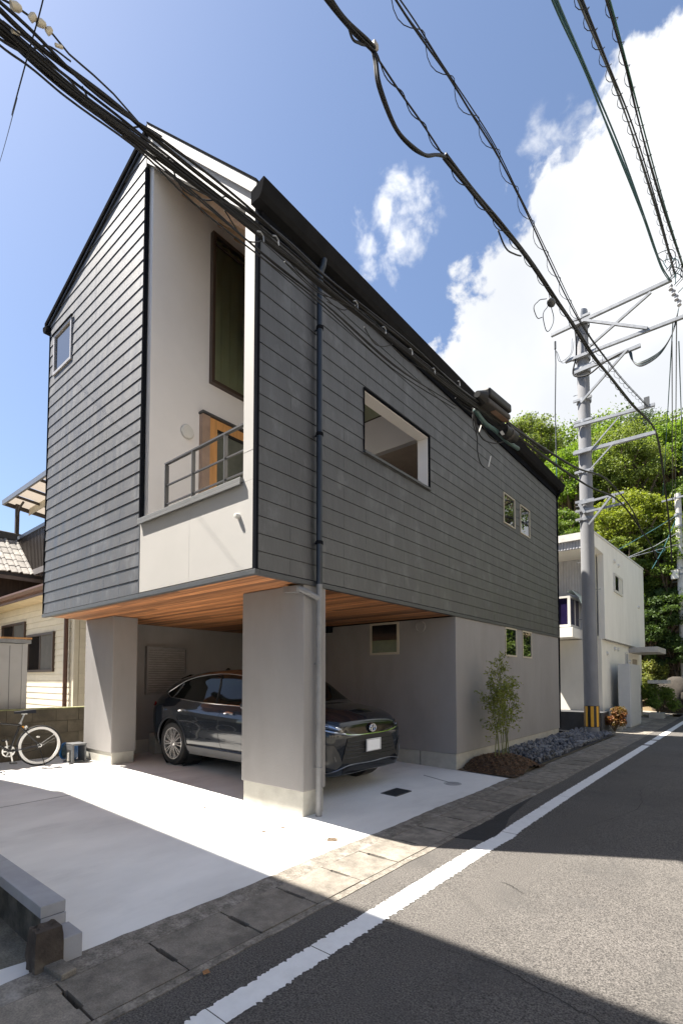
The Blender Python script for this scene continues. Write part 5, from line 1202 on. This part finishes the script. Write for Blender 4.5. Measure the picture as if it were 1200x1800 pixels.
for k, pts in enumerate(([(831, 715), (831, 745), (838, 768), (839, 795), (843, 812), (850, 822)], [(833, 718), (836, 742), (843, 765), (862, 778), (890, 775), (908, 772)], [(836, 712), (846, 745), (860, 768), (872, 776)], [(832, 716), (833, 735), (838, 760), (836, 735), (833, 718)], [(800, 700), (815, 716), (830, 726)])):
    obj('cable_tail', MB().tube(crom(X(pts, -2.62), 8), .007, 5), m_cable, tl_, smooth=True)
for pts in ([(845, 748), (841, 760)], [(862, 802), (858, 820)]): obj('white_tail', MB().tube(X(pts, -2.62), .008, 5), m_wht_pl, tl_)
up = [on(890, 745, 'x', -2.5), on(950, 785, 'x', -2.5), on(1000, 816, 'x', -2.5), on(1086, 864, 'y', AY), on(1112, 900, 'x', -2.5), on(1128, 938, 'x', -2.45)]
obj('feeder_cable', MB().tube(crom(up, 8), .018, 8), m_cable, smooth=True, label='single thick black cable leaving the splice box for the top of the lower pole bracket', cat='cable')
# service drop at the left
sd_ = [Vector((-.6, -2.5, 9.5)), on(84, -40, 'x', -2.2), on(76, 0, 'x', -2.3), on(52, 88, 'x', -2.5), on(30, 175, 'x', -4.0), on(0, 285, 'x', -7), on(-30, 380, 'x', -10)]
obj('service_drop', MB().tube(crom(sd_, 8), .003, 5), m_cable, smooth=True, label='thin service wire crossing the heavy bundle and falling to the left', cat='cable')
# B, C: two lines that end on the right-hand arms
armB = on(1149, 755, 'y', AY); armC = on(1134, 712, 'y', AY)
BX = -1.85
B = [Vector((BX, -16, 6.3)), Vector((BX, -6, 5.6)), Vector((BX, -1, 5.45))] + X([(540, -45), (575, 0), (615, 48), (655, 90)], BX)
B2 = X([(780, 276), (835, 345), (880, 398), (930, 460), (970, 520), (1005, 570), (1040, 625), (1075, 668), (1110, 712)], BX)
B3 = [armB, on(1160, 800, 'x', -1.9), on(1168, 860, 'x', -1.95), on(1175, 920, 'x', -2.0), on(1180, 990, 'x', -2.0)]
cbB = empty('cable_bundle', B[6], 'black cable line that sags in a twin loop under its messenger wire', 'cable bundle')
for i, o in enumerate(((0, 0), (.014, .012), (-.016, .018), (.02, -.018))): obj('cable', MB().tube(strand(B, o, .006, 80 + i), (.012, .010, .006, .005)[i], 7), m_cable, cbB, smooth=True)
loop = X([(655, 90), (664, 150), (690, 218), (722, 258), (745, 272), (766, 272), (780, 276)], BX)
for i, o in enumerate(((0, .0), (.016, -.014))): obj('cable', MB().tube(strand([B[5]] + loop + [B2[1]], o, .002, 90 + i)[6:-6], .0115, 8), m_cable, cbB, smooth=True)
mw = X([(655, 90), (700, 158), (745, 222), (780, 276)], BX)
obj('messenger_wire', MB().tube(crom(mw, 6), .007, 6), m_cable, cbB); obj('spiral_hanger', MB().tube(helix(mw, .016, .32), .004, 5), m_cable, cbB)
for i, o in enumerate(((0, 0), (.014, .016), (-.014, .012))): obj('cable', MB().tube(strand(B2 + B3, o, .004, 95 + i), (.015, .012, .008)[i], 7), m_cable, cbB, smooth=True)
obj('spiral_hanger', MB().tube(helix(B2, .028, .45), .004, 5), m_cable, cbB)
c = on(657, 88, 'x', BX - .03); obj('terminal_block', MB().box(c.x - .02, c.x + .03, c.y - .03, c.y + .02, c.z - .01, c.z + .035), M('grey_terminal', (.30, .28, .25), rough=.5), cbB, bevel=.01)
for pts in ([(612, 45), (618, 65), (632, 76), (645, 80)], [(875, 405), (885, 430), (905, 447), (915, 450)]): obj('loose_loop', MB().tube(crom(X(pts, BX), 8), .008, 5), m_cable, cbB)
t = empty('cable_joint', on(966, 535, 'x', BX), 'grey joint with two thin wire loops hanging from the cable left of the pole top', 'cable joint')
c = on(968, 532, 'x', BX); obj('joint_case', MB().ico(c, .05, 2, (1, 1.6, .8)), m_flash, t)
for pts in ([(960, 525), (945, 530), (938, 545), (942, 556), (952, 558)], [(962, 538), (954, 560), (958, 578), (968, 576), (972, 555), (968, 540)]): obj('wire_loop', MB().tube(crom(X(pts, BX), 8), .005, 5), m_cable, t)
Cc = [Vector((-1.9, -16, 7.0)), Vector((-1.9, -6, 6.3)), Vector((-1.9, -.5, 6.15))] + X([(668, -40), (695, 0), (738, 62), (780, 125), (825, 195), (870, 265), (915, 355), (960, 450), (1015, 560), (1070, 640)], -1.9) + [armC]
cbC = empty('cable_bundle', Cc[5], 'black cable line with wide spiral hangers between the looped line and the teal line', 'cable bundle')
for i, o in enumerate(((0, 0), (.014, .016), (-.006, .028))): obj('cable', MB().tube(strand(Cc, o, .004, 110 + i), (.008, .0055, .0045)[i], 6), m_cable, cbC, smooth=True)
obj('spiral_hanger', MB().tube(helix(Cc, .042, .52, 9), .0035, 5), m_cable, cbC)
def line(name, pts, mat, rr, lab, hel=None, n=3, x=-1.3, hm=None):
    t = empty(name, pts[3], lab, 'cable bundle')
    for i in range(n): obj('cable', MB().tube(strand(pts, (.018 * math.cos(i * 2.1), .018 * math.sin(i * 2.1)), .006, hash(name + str(i)) % 99 + i), rr, 6), mat[i % len(mat)], t, smooth=True)
    if hel: obj('spiral_hanger', MB().tube(helix(pts, *hel), .0045, 5), hm or m_cable, t)
arm1 = on(1176, 492, 'y', AY)
D = [Vector((-1.35, -16, 8.2)), Vector((-1.35, -5, 7.6)), Vector((-1.35, 1.5, 7.7))] + X([(955, -50), (975, 0), (1018, 100), (1060, 200), (1098, 295), (1135, 395), (1160, 465)], -1.35) + [arm1]
E = [Vector((-1.25, -16, 8.6)), Vector((-1.25, -5, 8.0)), Vector((-1.25, 1.5, 8.1))] + X([(1000, -50), (1020, 0), (1060, 100), (1100, 200), (1145, 340)], -1.25) + [arm1 + Vector((.12, 0, .02))]
G = [Vector((-1.15, -16, 8.8)), Vector((-1.15, -5, 8.2)), Vector((-1.15, 1.5, 8.3))] + X([(1052, -50), (1068, 0), (1095, 100), (1120, 200), (1158, 340)], -1.15) + [arm1 + Vector((.3, 0, .10))]
line('cable_bundle', D, [m_teal], .011, 'teal cable line that tightens towards the pole, no hangers', None, 3)
line('cable_bundle', E, [m_cable, m_cable, m_flash], .011, 'black cable line with spiral hangers just right of the teal line', (.052, .42, 9), 3)
line('cable_bundle', G, [m_green, m_cable, m_cable], .011, 'rightmost cable line, black with a green cable among its spiral hangers', (.052, .42, 9), 3)
# tangle at the arm end, jumpers and far wires
jt = empty('jumper_wires', on(1160, 560, 'y', AY), 'slack bunch of thin jumper wires drooping between two pole arms', 'cable')
for i in range(7):
    o = (i - 3) * 2.2
    obj('jumper', MB().tube(crom([on(1103 + i, 614 + i * .8, 'y', AY), on(1112 + o * .4, 632 + i, 'y', AY), on(1128 + o * .3, 644 - i * 1.6, 'y', AY - .1), on(1155 + o * .5, 630 - i * 2, 'y', AY - .1), on(1178 + o * .4, 598 - i * 2, 'y', AY), on(1192 + o * .3, 550 - i * 3, 'y', AY)], 7), .010, 5), (m_cable, m_flash, m_teal)[i % 3], jt, smooth=True)
for i in range(7):
    c = on(1165 + (i * 7) % 25, 460 + (i * 13) % 50, 'y', AY - .3)
    obj('jumper', MB().tube(crom([c, c + Vector((-.12 + .05 * i, 0, .25)), c + Vector((.15, .1, .3 - .05 * i)), c + Vector((.22, 0, -.1)), c + Vector((.05, 0, -.25))], 6), .010, 5), (m_cable, m_teal)[i % 2], jt)
for i in range(4): c = on(1178 + i * 5, 505 + i * 9, 'y', AY - .1); obj('insulator', MB().lathe([(0, -.1), (.05, -.08), (.025, -.02), (.05, .03), (.02, .1), (0, .1)], c, (0, .3, 1), 10), M('grey_insulator', (.35, .35, .36), rough=.4), jt, smooth='auto')
for i, (a, b, m, lab) in enumerate((((1182, 560), (1164, 872), m_teal, 'first thin far wire falling from the top arm to the second pole'), ((1180, 600), (1181, 890), m_flash, 'second thin far wire, nearly vertical beside the first'), ((1188, 560), (1186, 880), m_flash, 'third thin far wire, close left of the second pole'), ((1192, 600), (1201, 870), m_teal, 'rightmost thin far wire passing the second pole'))):
    obj('far_wire', MB().tube([on(*a, 'y', AY), on((a[0] + b[0]) / 2, (a[1] + b[1]) / 2, 'y', 19), on(*b, 'y', 26.8)], .014, 5), m, label=lab, cat='cable', group='thin wires to the second pole')
for pts, lab, m in (([(1190, 905), (1150, 930), (1083, 968)], 'teal wire from the second pole down to the white house roof', m_teal), ([(1192, 935), (1150, 960), (1090, 985)], 'upper grey wire between the second pole and the white house', m_galv), ([(1190, 957), (1150, 968), (1102, 981)], 'lower grey wire between the second pole and the white house', m_galv), ([(1188, 910), (1165, 965), (1145, 1000)], 'teal wire hanging with a small coil below the second pole', m_teal)):
    t = obj('house_wire', MB().tube([on(*pts[0], 'y', 26.8), on(*pts[1], 'y', 24.5), on(*pts[2], 'y', 22.5)], .016, 5), m, label=lab, cat='cable', group='wires between the second pole and the white house')
    if 'coil' in lab: obj('coil', MB().tube([on(1160, 966, 'y', 24.4) + Vector((.16 * math.cos(k), 0, .13 * math.sin(k))) for k in np.linspace(0, 9, 30)], .016, 5), m_teal, t)
gw = [on(975, 600, 'y', AY - .05), on(976, 640, 'y', AY - .05), on(975, 720, 'y', AY - .05), on(977, 800, 'y', AY - .05), on(979, 900, 'y', AY - .02), on(980, 1000, 'y', AY), on(981, 1180, 'y', AY)]
gwo = obj('earth_wire', MB().tube(gw[:4], .016, 6), m_flash, label='vertical wire hanging from the left end of the top arm, grey above and teal below', cat='cable')
obj('lower_wire', MB().tube(gw[3:], .016, 6), m_teal, gwo); obj('end_fitting', MB().cyl(on(975, 607, 'y', AY - .05), (0, 0, 1), .03, .22, 8), m_flash, gwo)
for i, pts in enumerate(([(976, 615), (985, 636), (1000, 625), (1005, 595)], [(978, 618), (990, 638), (1004, 622), (1008, 600)])): obj('slack_wire', MB().tube(crom([on(a, b, 'y', AY - .06) for a, b in pts], 8), .007, 5), m_flash, gwo)
obj('pole_riser', MB().tube(crom([on(1007, 566, 'y', AY), on(1011, 590, 'y', AY - .02), on(1012, 625, 'y', AY), on(1008, 660, 'y', AY), on(1030, 660, 'y', AY - .05), on(1060, 638, 'y', AY - .03), on(1100, 616, 'y', AY - .05)], 6), .022, 6), m_cable, pole, smooth=True)
# ------------------------------------------------------------------ planting
NR = np.random.default_rng(11)
def leaf_mesh(name, P_, S, mat, parent, up=.5, aspect=.5, out=None, kind=None):
    """one small bent leaf per point: P_ (n,3) places, S (n,) sizes"""
    n = len(P_)
    d = NR.normal(size=(n, 3)); d /= np.linalg.norm(d, axis=1)[:, None]
    nr = NR.normal(size=(n, 3)) * .8 + np.array([0, 0, up])
    if out is not None: nr += out * .8
    nr /= np.linalg.norm(nr, axis=1)[:, None]
    u = d - (d * nr).sum(1)[:, None] * nr; u /= np.linalg.norm(u, axis=1)[:, None]
    w = np.cross(nr, u) * aspect
    s = S[:, None] * .5
    base = np.array(wl(parent)) if parent else np.zeros(3)
    V = np.stack([P_ - u * s, P_ + w * s + nr * s * .12, P_ + u * s, P_ - w * s + nr * s * .12], 1).reshape(-1, 3) - base
    me = bpy.data.meshes.new(name); me.vertices.add(4 * n); me.vertices.foreach_set('co', V.ravel())
    me.loops.add(4 * n); me.loops.foreach_set('vertex_index', np.arange(4 * n, dtype=np.int32))
    me.polygons.add(n); me.polygons.foreach_set('loop_start', np.arange(0, 4 * n, 4, dtype=np.int32)); me.polygons.foreach_set('loop_total', np.full(n, 4, dtype=np.int32))
    me.update(); me.validate(); me.materials.append(mat)
    o = bpy.data.objects.new(name, me); COL.objects.link(o)
    if parent: o.parent = parent
    if kind: o['kind'] = kind
    return o
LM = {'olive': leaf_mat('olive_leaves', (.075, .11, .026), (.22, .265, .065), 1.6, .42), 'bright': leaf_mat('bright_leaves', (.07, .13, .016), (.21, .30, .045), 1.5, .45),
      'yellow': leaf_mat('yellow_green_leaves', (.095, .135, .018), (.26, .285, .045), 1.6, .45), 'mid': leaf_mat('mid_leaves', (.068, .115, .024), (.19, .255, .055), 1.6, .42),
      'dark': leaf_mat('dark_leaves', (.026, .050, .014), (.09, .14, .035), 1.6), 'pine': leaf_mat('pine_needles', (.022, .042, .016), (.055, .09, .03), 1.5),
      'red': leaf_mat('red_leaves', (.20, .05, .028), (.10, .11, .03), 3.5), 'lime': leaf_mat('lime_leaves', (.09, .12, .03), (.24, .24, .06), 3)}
def tree(name, base, c, rx, rz, n, mat, label, group, seed, leaf=.2, clumps=110, cat='tree', openness=.0):
    global NR
    NR = np.random.default_rng(seed); rr = random.Random(seed)
    t = empty(name, base, label, cat, group)
    K = clumps
    d = NR.normal(size=(K, 3)); d /= np.linalg.norm(d, axis=1)[:, None]; d[:, 2] = np.where(d[:, 2] < -.75, -d[:, 2], d[:, 2])
    rad = NR.uniform(.35, 1.08, K) ** .6
    cc = np.array(c) + d * rad[:, None] * np.array([rx, rx, rz]) * (1 - .12)
    cr_ = NR.uniform(.10, .30, K) * min(rx, rz) * (1 - openness * .25); n = int(n * 2.1); leaf *= .66
    wgt = cr_ ** 2; idx = NR.choice(K, n, p=wgt / wgt.sum())
    q = NR.normal(size=(n, 3)); q /= np.linalg.norm(q, axis=1)[:, None]; q[:, 2] = np.where(q[:, 2] < -.35, -q[:, 2] * .8, q[:, 2])
    rad2 = np.abs(NR.normal(.82, .26, n))
    pts = cc[idx] + q * (cr_[idx] * rad2)[:, None] * np.array([1.15, 1.15, .85])
    leaf_mesh('crown', pts, NR.uniform(.6, 1.25, n) * leaf, mat, t, .35, .62, q * .7)
    tr = MB(); b = Vector(base); cen = Vector(c)
    bend = b.lerp(cen, .5) + Vector((rr.uniform(-.3, .3), rr.uniform(-.3, .3), 0)); R0 = .05 * (cen - b).length + .02
    tr.tube(crom([b - Vector((0, 0, .3)), bend, cen, cen + Vector((0, 0, rz * .5))], 5), [R0 * (1 - .8 * i / 15) for i in range(16)], 8)
    o = obj('trunk', tr, m_bark, t, smooth=True)
    lb = MB()
    for k in range(0, K, 2):
        s = bend.lerp(cen, rr.uniform(.2, 1)); e = Vector(cc[k]); m_ = s.lerp(e, .5) + Vector((0, 0, -.08 * (e - s).length)); lb.tube([s, m_, e], [R0 * .28, R0 * .17, R0 * .06], 5)
    obj('limbs', lb, m_bark, t, smooth=True)
    return t
# hillside behind
def hz(x, y):
    d = max(0, (y - 27) + .25 * max(0, -x - 6)); h = .10 + .42 * d + .35 * math.sin(x * .5) * math.sin(y * .4) * min(1, d / 4)
    return min(h, 17 + .02 * d)
g = MB(); nx, ny = 42, 30
for j in range(ny + 1):
    for i in range(nx + 1): x, y = -52 + i * 2.6, 25 + j * 2.4; g.v.append(Vector((x, y, hz(x, y) - (.7 if y < 27.2 or (x > -2 and y < 33) else 0))))
for j in range(ny):
    for i in range(nx): a = j * (nx + 1) + i; g.f.append((a, a + 1, a + nx + 2, a + nx + 1))
m_hill = M('leaf_litter_slope', (.13, .095, .05), rough=.95, var=.4, scale=1.2, bump=.8, bscale=20, stain=(.05, .06, .02, .7), stscale=.8)
obj('hillside', g, m_hill, kind='structure', smooth=True)
GT = 'trees on the hillside'
def tree_px(px, py, Y, rpx, zr_, mat, label, seed, n=9000, leaf=.2, name='broadleaf_tree', **k):
    c = on(px, py, 'y', Y); dep = (c - Vector((0, 0, EYE))).dot(CAM_F); rx = rpx * dep / F
    bx, by = c.x + .2, Y + .3
    return tree(name, (bx, by, max(0.0, hz(bx, by))), c, rx, rx * zr_, n, mat, label, GT, seed, leaf, **k)
tree_px(930, 792, 33, 62, 1.05, LM['olive'], 'tall olive crowned tree rising behind the rear eave of the dark house', 21, 9000, .22, openness=.5)
tree_px(1000, 850, 30, 66, 1.0, LM['bright'], 'bright green tree just left of the utility pole', 22, 11000, .21)
tree_px(985, 945, 27.5, 50, .9, LM['mid'], 'mid green tree low between the dark house and the white house roof', 23, 8000, .19)
tree_px(1085, 838, 31, 84, 1.0, LM['olive'], 'broad dull green tree right behind the utility pole arms', 24, 14000, .21)
tree_px(1060, 800, 35, 60, .8, LM['bright'], 'yellowish green tree top peeking over the broad dull green tree', 25, 8000, .23)
tree_px(1105, 930, 28, 74, .82, LM['yellow'], 'yellow-green tree above the roof edge of the white house', 26, 13000, .19)
tree_px(1180, 815, 35, 74, .9, LM['bright'], 'bright lime tree behind the second pole at upper right', 27, 12000, .24)
tree_px(1210, 900, 31, 66, .9, LM['mid'], 'green tree at the right edge beneath the lime tree', 28, 9000, .21)
tree_px(1165, 985, 28, 62, .9, LM['mid'], 'leafy mid green tree around the wires left of the second pole', 29, 10000, .19)
tree_px(1090, 985, 27, 48, .8, LM['olive'], 'dark olive tree peering over the far corner of the white house', 30, 7000, .18)
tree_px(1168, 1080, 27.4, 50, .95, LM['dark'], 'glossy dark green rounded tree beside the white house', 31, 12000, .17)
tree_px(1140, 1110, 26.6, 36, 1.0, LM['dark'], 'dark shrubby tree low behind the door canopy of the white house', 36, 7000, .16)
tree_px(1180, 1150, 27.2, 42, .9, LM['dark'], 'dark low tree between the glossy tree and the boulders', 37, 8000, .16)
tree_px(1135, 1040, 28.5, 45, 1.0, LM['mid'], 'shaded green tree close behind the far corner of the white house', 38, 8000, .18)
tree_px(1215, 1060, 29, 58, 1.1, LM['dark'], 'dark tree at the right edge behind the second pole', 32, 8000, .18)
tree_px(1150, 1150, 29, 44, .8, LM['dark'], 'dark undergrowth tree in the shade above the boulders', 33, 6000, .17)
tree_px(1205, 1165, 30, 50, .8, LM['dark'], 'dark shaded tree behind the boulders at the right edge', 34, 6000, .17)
tree_px(1040, 905, 32, 60, 1.0, LM['mid'], 'mid green tree seen directly behind the pole shaft', 35, 8000, .2)
# more of the wood behind, across the street and behind the houses
for k, (x, y, h, r) in enumerate(((7.5, 35, 19, 4.6), (11.5, 41, 22, 5.2), (6.0, 29, 8, 2.8), (4.6, 31, 5.0, 2.3), (8.5, 30, 5, 2.6), (-14, 36, 17, 4.0), (-9, 38, 20, 4.2), (-20, 34, 14, 4.0), (2.5, 32, 9, 3.2), (6.5, 27, 7.5, 3.0), (9.5, 33, 11, 3.6), (5.5, 20, 6.5, 2.6), (-5, 41, 20.5, 3.6), (1, 40, 18, 3.8))):
    tree('broadleaf_tree', (x, y, max(0, hz(x, y)) if y > 25 else 0), (x, y, h - r * .9), r, r * .95, 6000, LM[('mid', 'olive', 'bright')[k % 3]], ('tall tree across the street behind the low ones', 'tallest tree across the street', 'leaning tree across the street at mid height', 'low rounded tree across the street by the verge', 'low spreading tree across the street', 'tree of the wood on the slope behind the dark house', 'olive tree on the slope above the dark house roof', 'bright tree farthest left on the slope behind the houses', 'olive green tree across the street by the far verge', 'bright green tree across the street beside the olive one', 'mid green tree farther back across the street', 'smallest tree across the street from the utility pole', 'tall tree of the upper slope seen between the near crowns', 'highest bright tree of the upper slope by the pine')[k], GT, 50 + k, .30)
# pine: layered clumps of needles
def pine(px, py, Y, label, seed):
    global NR
    NR = np.random.default_rng(seed); rr = random.Random(seed)
    top = on(px, py, 'y', Y); b = Vector((top.x, Y, hz(top.x, Y))); t = empty('pine_tree', b, label, 'tree', GT)
    pts = []; lb = MB(); H_ = 5.0
    lb.tube([b, b.lerp(top, .6), top], [.25, .14, .04], 7)
    for k in range(17):
        u = rr.random() ** .8; z = top.z - u * H_; ln = .5 + 1.9 * u * rr.uniform(.6, 1.1); an = rr.uniform(0, 6.28)
        e = Vector((top.x + math.cos(an) * ln, Y + math.sin(an) * ln, z + .35)); lb.tube([(top.x, Y, z - .1), e], [.06, .02], 5)
        for _ in range(3):
            c = e + Vector((rr.uniform(-.5, .5), rr.uniform(-.5, .5), rr.uniform(0, .3)))
            q = NR.normal(size=(240, 3)) * np.array([.36, .36, .17]); pts.append(np.array(c) + q)
    obj('trunk', lb, m_bark, t, smooth=True); P_ = np.concatenate(pts)
    leaf_mesh('crown', P_, NR.uniform(.16, .30, len(P_)), LM['pine'], t, .2, .16)
pine(1122, 742, 37, 'dark layered pine standing above the other trees', 71)
pine(1186, 792, 40, 'small distant pine top at the right, behind the lime tree', 72)
# shrubs near the white house
def shrub(name, base, r, h, n, mat, label, seed, leaf=.07):
    global NR
    NR = np.random.default_rng(seed); rr = random.Random(seed); t = empty(name, base, label, 'shrub')
    K = 16; cc = np.array(base) + np.stack([NR.normal(size=K) * r * .42, NR.normal(size=K) * r * .42, NR.uniform(.35, .9, K) * h], 1)
    idx = NR.integers(0, K, n); q = NR.normal(size=(n, 3)); q /= np.linalg.norm(q, axis=1)[:, None]
    pts = cc[idx] + q * NR.uniform(.4, 1.05, n)[:, None] * r * .42
    pts[:, 2] = np.maximum(pts[:, 2], base[2] + .04)
    leaf_mesh('foliage', pts, NR.uniform(.7, 1.3, n) * leaf, mat, t, .4, .5, q)
    st = MB()
    for k in range(K): st.tube([Vector(base), Vector(base).lerp(Vector(cc[k]), .5) + Vector((0, 0, .05)), Vector(cc[k])], [.014, .01, .004], 5)
    obj('stems', st, m_bark, t)
b = on(1080, 1285, 'z', .02); shrub('red_bush', (b.x, b.y, .02), .34, .66, 3000, LM['red'], 'low bush with red tipped leaves beside the pole base', 81, .075)
shrub('garden_shrub', (-2.95, 23.5, .05), .65, 1.35, 3200, LM['mid'], 'green shrub in a planter beyond the water heater cabinet', 82, .10)
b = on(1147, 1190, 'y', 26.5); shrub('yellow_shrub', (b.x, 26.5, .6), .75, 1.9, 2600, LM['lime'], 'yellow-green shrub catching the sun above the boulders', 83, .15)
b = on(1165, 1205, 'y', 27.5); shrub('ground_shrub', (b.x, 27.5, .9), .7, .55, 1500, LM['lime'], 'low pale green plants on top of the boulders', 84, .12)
obj('planter', MB().box(-3.2, -2.72, 22.6, 23.2, 0, .22), m_conc, label='small pale concrete planter block below the garden shrub', cat='planter', bevel=.01)
# boulders
m_rock = M('boulder_stone', (.045, .038, .031), rough=.95, var=.25, scale=3, bump=.7, bscale=14, stain=(.045, .04, .034, .7), stscale=2.5)
for k, (px_, py_, rw, rh, lab) in enumerate(((1188, 1222, .62, .85, 'largest upright boulder at the right end of the lane'), (1163, 1214, .50, .42, 'brown boulder resting behind the upright boulder'), (1157, 1229, .28, .36, 'small pale boulder at the left foot of the boulder wall'), (1177, 1228, .34, .40, 'rounded boulder leaning on the upright boulder'), (1207, 1220, .5, .6, 'boulder at the very right edge of the frame'))):
    c = on(px_, py_, 'y', 26.2 + .15 * (k % 2)); bmx = bmesh.new(); bmesh.ops.create_icosphere(bmx, subdivisions=3, radius=1); rr = random.Random(k + 3); o1 = Vector((rr.random() * 9, rr.random() * 9, 0))
    m = MB(); pl_ = [Vector((rr.gauss(0, 1), rr.gauss(0, 1), rr.gauss(0, 1))).normalized() for _ in range(9)]
    for v in bmx.verts:
        d = v.co.normalized(); k_ = 1.0
        for pn in pl_: k_ = min(k_, .80 / max(.05, d.dot(pn))) if d.dot(pn) > .8 else k_
        m.v.append(c + Vector((d.x * rw * k_, d.y * .45 * k_, d.z * rh * k_)))
    m.f = [tuple(v.index for v in f.verts) for f in bmx.faces]; bmx.free()
    obj('boulder', m, m_rock, label=lab, cat='boulder', group='boulders at the end of the lane', smooth='auto')
# ------------------------------------------------------------------ nandina by the wall, mulch, stones
def nandina(base, label):
    global NR
    NR = np.random.default_rng(5); rr = random.Random(5)
    t = empty('nandina_shrub', base, label, 'shrub'); lp_, lo = [], []
    for k in range(11):
        a = rr.uniform(0, 6.28); b = Vector(base) + Vector((rr.uniform(-.10, .12), rr.uniform(-.35, .35), 0)); h = rr.uniform(1.0, 1.78)
        lean = Vector((math.cos(a) * .16 + .02, math.sin(a) * .36, 0)); path = crom([b, b + Vector((0, 0, h * .4)) + lean * .25, b + Vector((0, 0, h * .75)) + lean * .65, b + Vector((0, 0, h)) + lean * 1.1], 5)
        st = MB().tube(path, [.0085 * (1 - .7 * i / len(path)) for i in range(len(path))], 5)
        for s in range(17):
            u = rr.uniform(.28, 1.0); i = int(u * (len(path) - 1)); p0 = path[i]; an = rr.uniform(0, 6.28); ln = rr.uniform(.12, .30) * (1.15 - .4 * u)
            e = p0 + Vector((math.cos(an) * ln * .8, math.sin(an) * ln, ln * rr.uniform(.1, .7))); st.tube([p0, p0.lerp(e, .5) + Vector((0, 0, .03)), e], .0022, 3, False)
            for _ in range(rr.randint(9, 17)):
                f = rr.uniform(.35, 1.1); q = p0.lerp(e, f) + Vector((rr.gauss(0, .035), rr.gauss(0, .04), rr.gauss(0, .03))); lp_.append(q)
        obj('stem', st, M('green_stem', (.12, .13, .045), rough=.7, var=.25, scale=9), t)
    P_ = np.array([tuple(p) for p in lp_]); P_[:, 0] = np.maximum(P_[:, 0], -3.80)
    leaf_mesh('leaves', P_, NR.uniform(.042, .078, len(P_)), leaf_mat('nandina_leaves', (.09, .125, .03), (.24, .25, .06), 5, .35), t, .5, .34)
nandina((-3.42, 8.40, .20), 'slender young shrub with thin upright stems planted in the mulch by the grey wall')
# mulch mound
m_mul = M('bark_mulch', (.060, .036, .021), rough=.95, var=.45, scale=22, bump=.9, bscale=40)
mb_ = MB(); n = 40
def mz(x, y):
    d = ((x + 3.40) / .62) ** 2 + ((y - 8.36) / .75) ** 2; return .03 + .21 * max(0, 1 - d) ** .8 + .012 * math.sin(x * 40) * math.sin(y * 31)
for j in range(n + 1):
    for i in range(n + 1): x = -3.86 + .99 * i / n; y = 7.60 + 1.5 * j / n; mb_.v.append(Vector((x, y, mz(x, y))))
for j in range(n):
    for i in range(n): a = j * (n + 1) + i; mb_.f.append((a, a + 1, a + n + 2, a + n + 1))
mul = obj('mulch_bed', mb_, m_mul, kind='structure')
rr = random.Random(9); ch = MB()
for k in range(5200):
    x = rr.uniform(-3.86, -2.88); y = rr.uniform(7.60, 9.1); d = ((x + 3.40) / .63) ** 2 + ((y - 8.36) / .77) ** 2
    if d > 1.05: continue
    z = mz(x, y) + .008; a = rr.uniform(0, 6.28); l = rr.uniform(.015, .06); w = rr.uniform(.004, .011); t_ = rr.uniform(-.4, .6)
    u = Vector((math.cos(a), math.sin(a), t_)) * l / 2; v = Vector((-math.sin(a), math.cos(a), rr.uniform(-.4, .4))) * w / 2; c = Vector((x, y, z))
    ch.add([c - u - v, c + u - v, c + u + v, c - u + v], [(0, 1, 2, 3)])
m_chip = M('bark_chips', (.075, .043, .024), rough=.9, var=.55, scale=60, lo=.40, hi=.60, col2=(.30, .17, .085))
obj('bark_chips', ch, m_chip, kind='stuff')
# dark stones
m_st = M('dark_slate_stone', (.092, .095, .104), rough=.7, var=.3, scale=14, rnd=.5, bump=.3, bscale=60)
bed = obj('stone_bed', MB().add([(-3.86, 8.7, .05), (-2.95, 8.3, .04), (-2.93, 15.2, .04), (-3.86, 15.2, .06)], [(0, 1, 2, 3)]), M('bed_gravel', (.05, .05, .055), rough=.9, var=.4, scale=30, bump=.8, bscale=50), kind='structure')
protos = []
for k in range(6):
    bmx = bmesh.new(); bmesh.ops.create_icosphere(bmx, subdivisions=1, radius=1); m = MB(); q = random.Random(k)
    for v in bmx.verts: m.v.append(v.co * q.uniform(.62, 1.1))
    m.f = [tuple(v.index for v in f.verts) for f in bmx.faces]; bmx.free(); protos.append((m, mesh('stone', m, m_st)))
cand = []
for k in range(1900):
    y = 8.25 + 6.7 * rr.random() ** 1.15; x = rr.uniform(-3.82, -2.98); d = ((x + 3.40) / .63) ** 2 + ((y - 8.36) / .77) ** 2
    if d < .95: continue
    if (x - PX) ** 2 + (y - PY) ** 2 < .25 ** 2: continue
    s = rr.uniform(.022, .056); cand.append((y, x, s, rr.uniform(.0, .05)))
cand.sort(); rest = MB()
for k, (y, x, s, dz) in enumerate(cand):
    e = (rr.uniform(0, 6), rr.uniform(0, 6), rr.uniform(0, 6)); scl = (s * rr.uniform(.9, 1.6), s * rr.uniform(.8, 1.3), s * rr.uniform(.5, .9)); loc = Vector((x, y, .065 + dz + .05 * (1 if x < -3.5 else .2)))
    if k < 300: piece('stone', protos[k % 6][1], bed, loc, e, scl)
    else:
        from mathutils import Euler
        Mx = Matrix.Translation(loc) @ Euler(e).to_matrix().to_4x4() @ Matrix.Diagonal((*scl, 1)); rest.add([Mx @ v for v in protos[k % 6][0].v], protos[k % 6][0].f)
obj('far_stones', rest, m_st, bed, kind='stuff')
m_fl = M('pale_flat_stone', (.17, .175, .185), rough=.8, var=.2, scale=10)
for k, (px_, py_) in enumerate(((955, 1313), (985, 1301), (1019, 1304), (1010, 1292))):
    c = on(px_, py_, 'z', .13); obj('flat_stone', MB().prism([(c.x - .10, c.y - .20), (c.x + .12, c.y - .14), (c.x + .10, c.y + .20), (c.x - .08, c.y + .16)], 'z', .12, .155), m_fl, bed, bevel=.01)
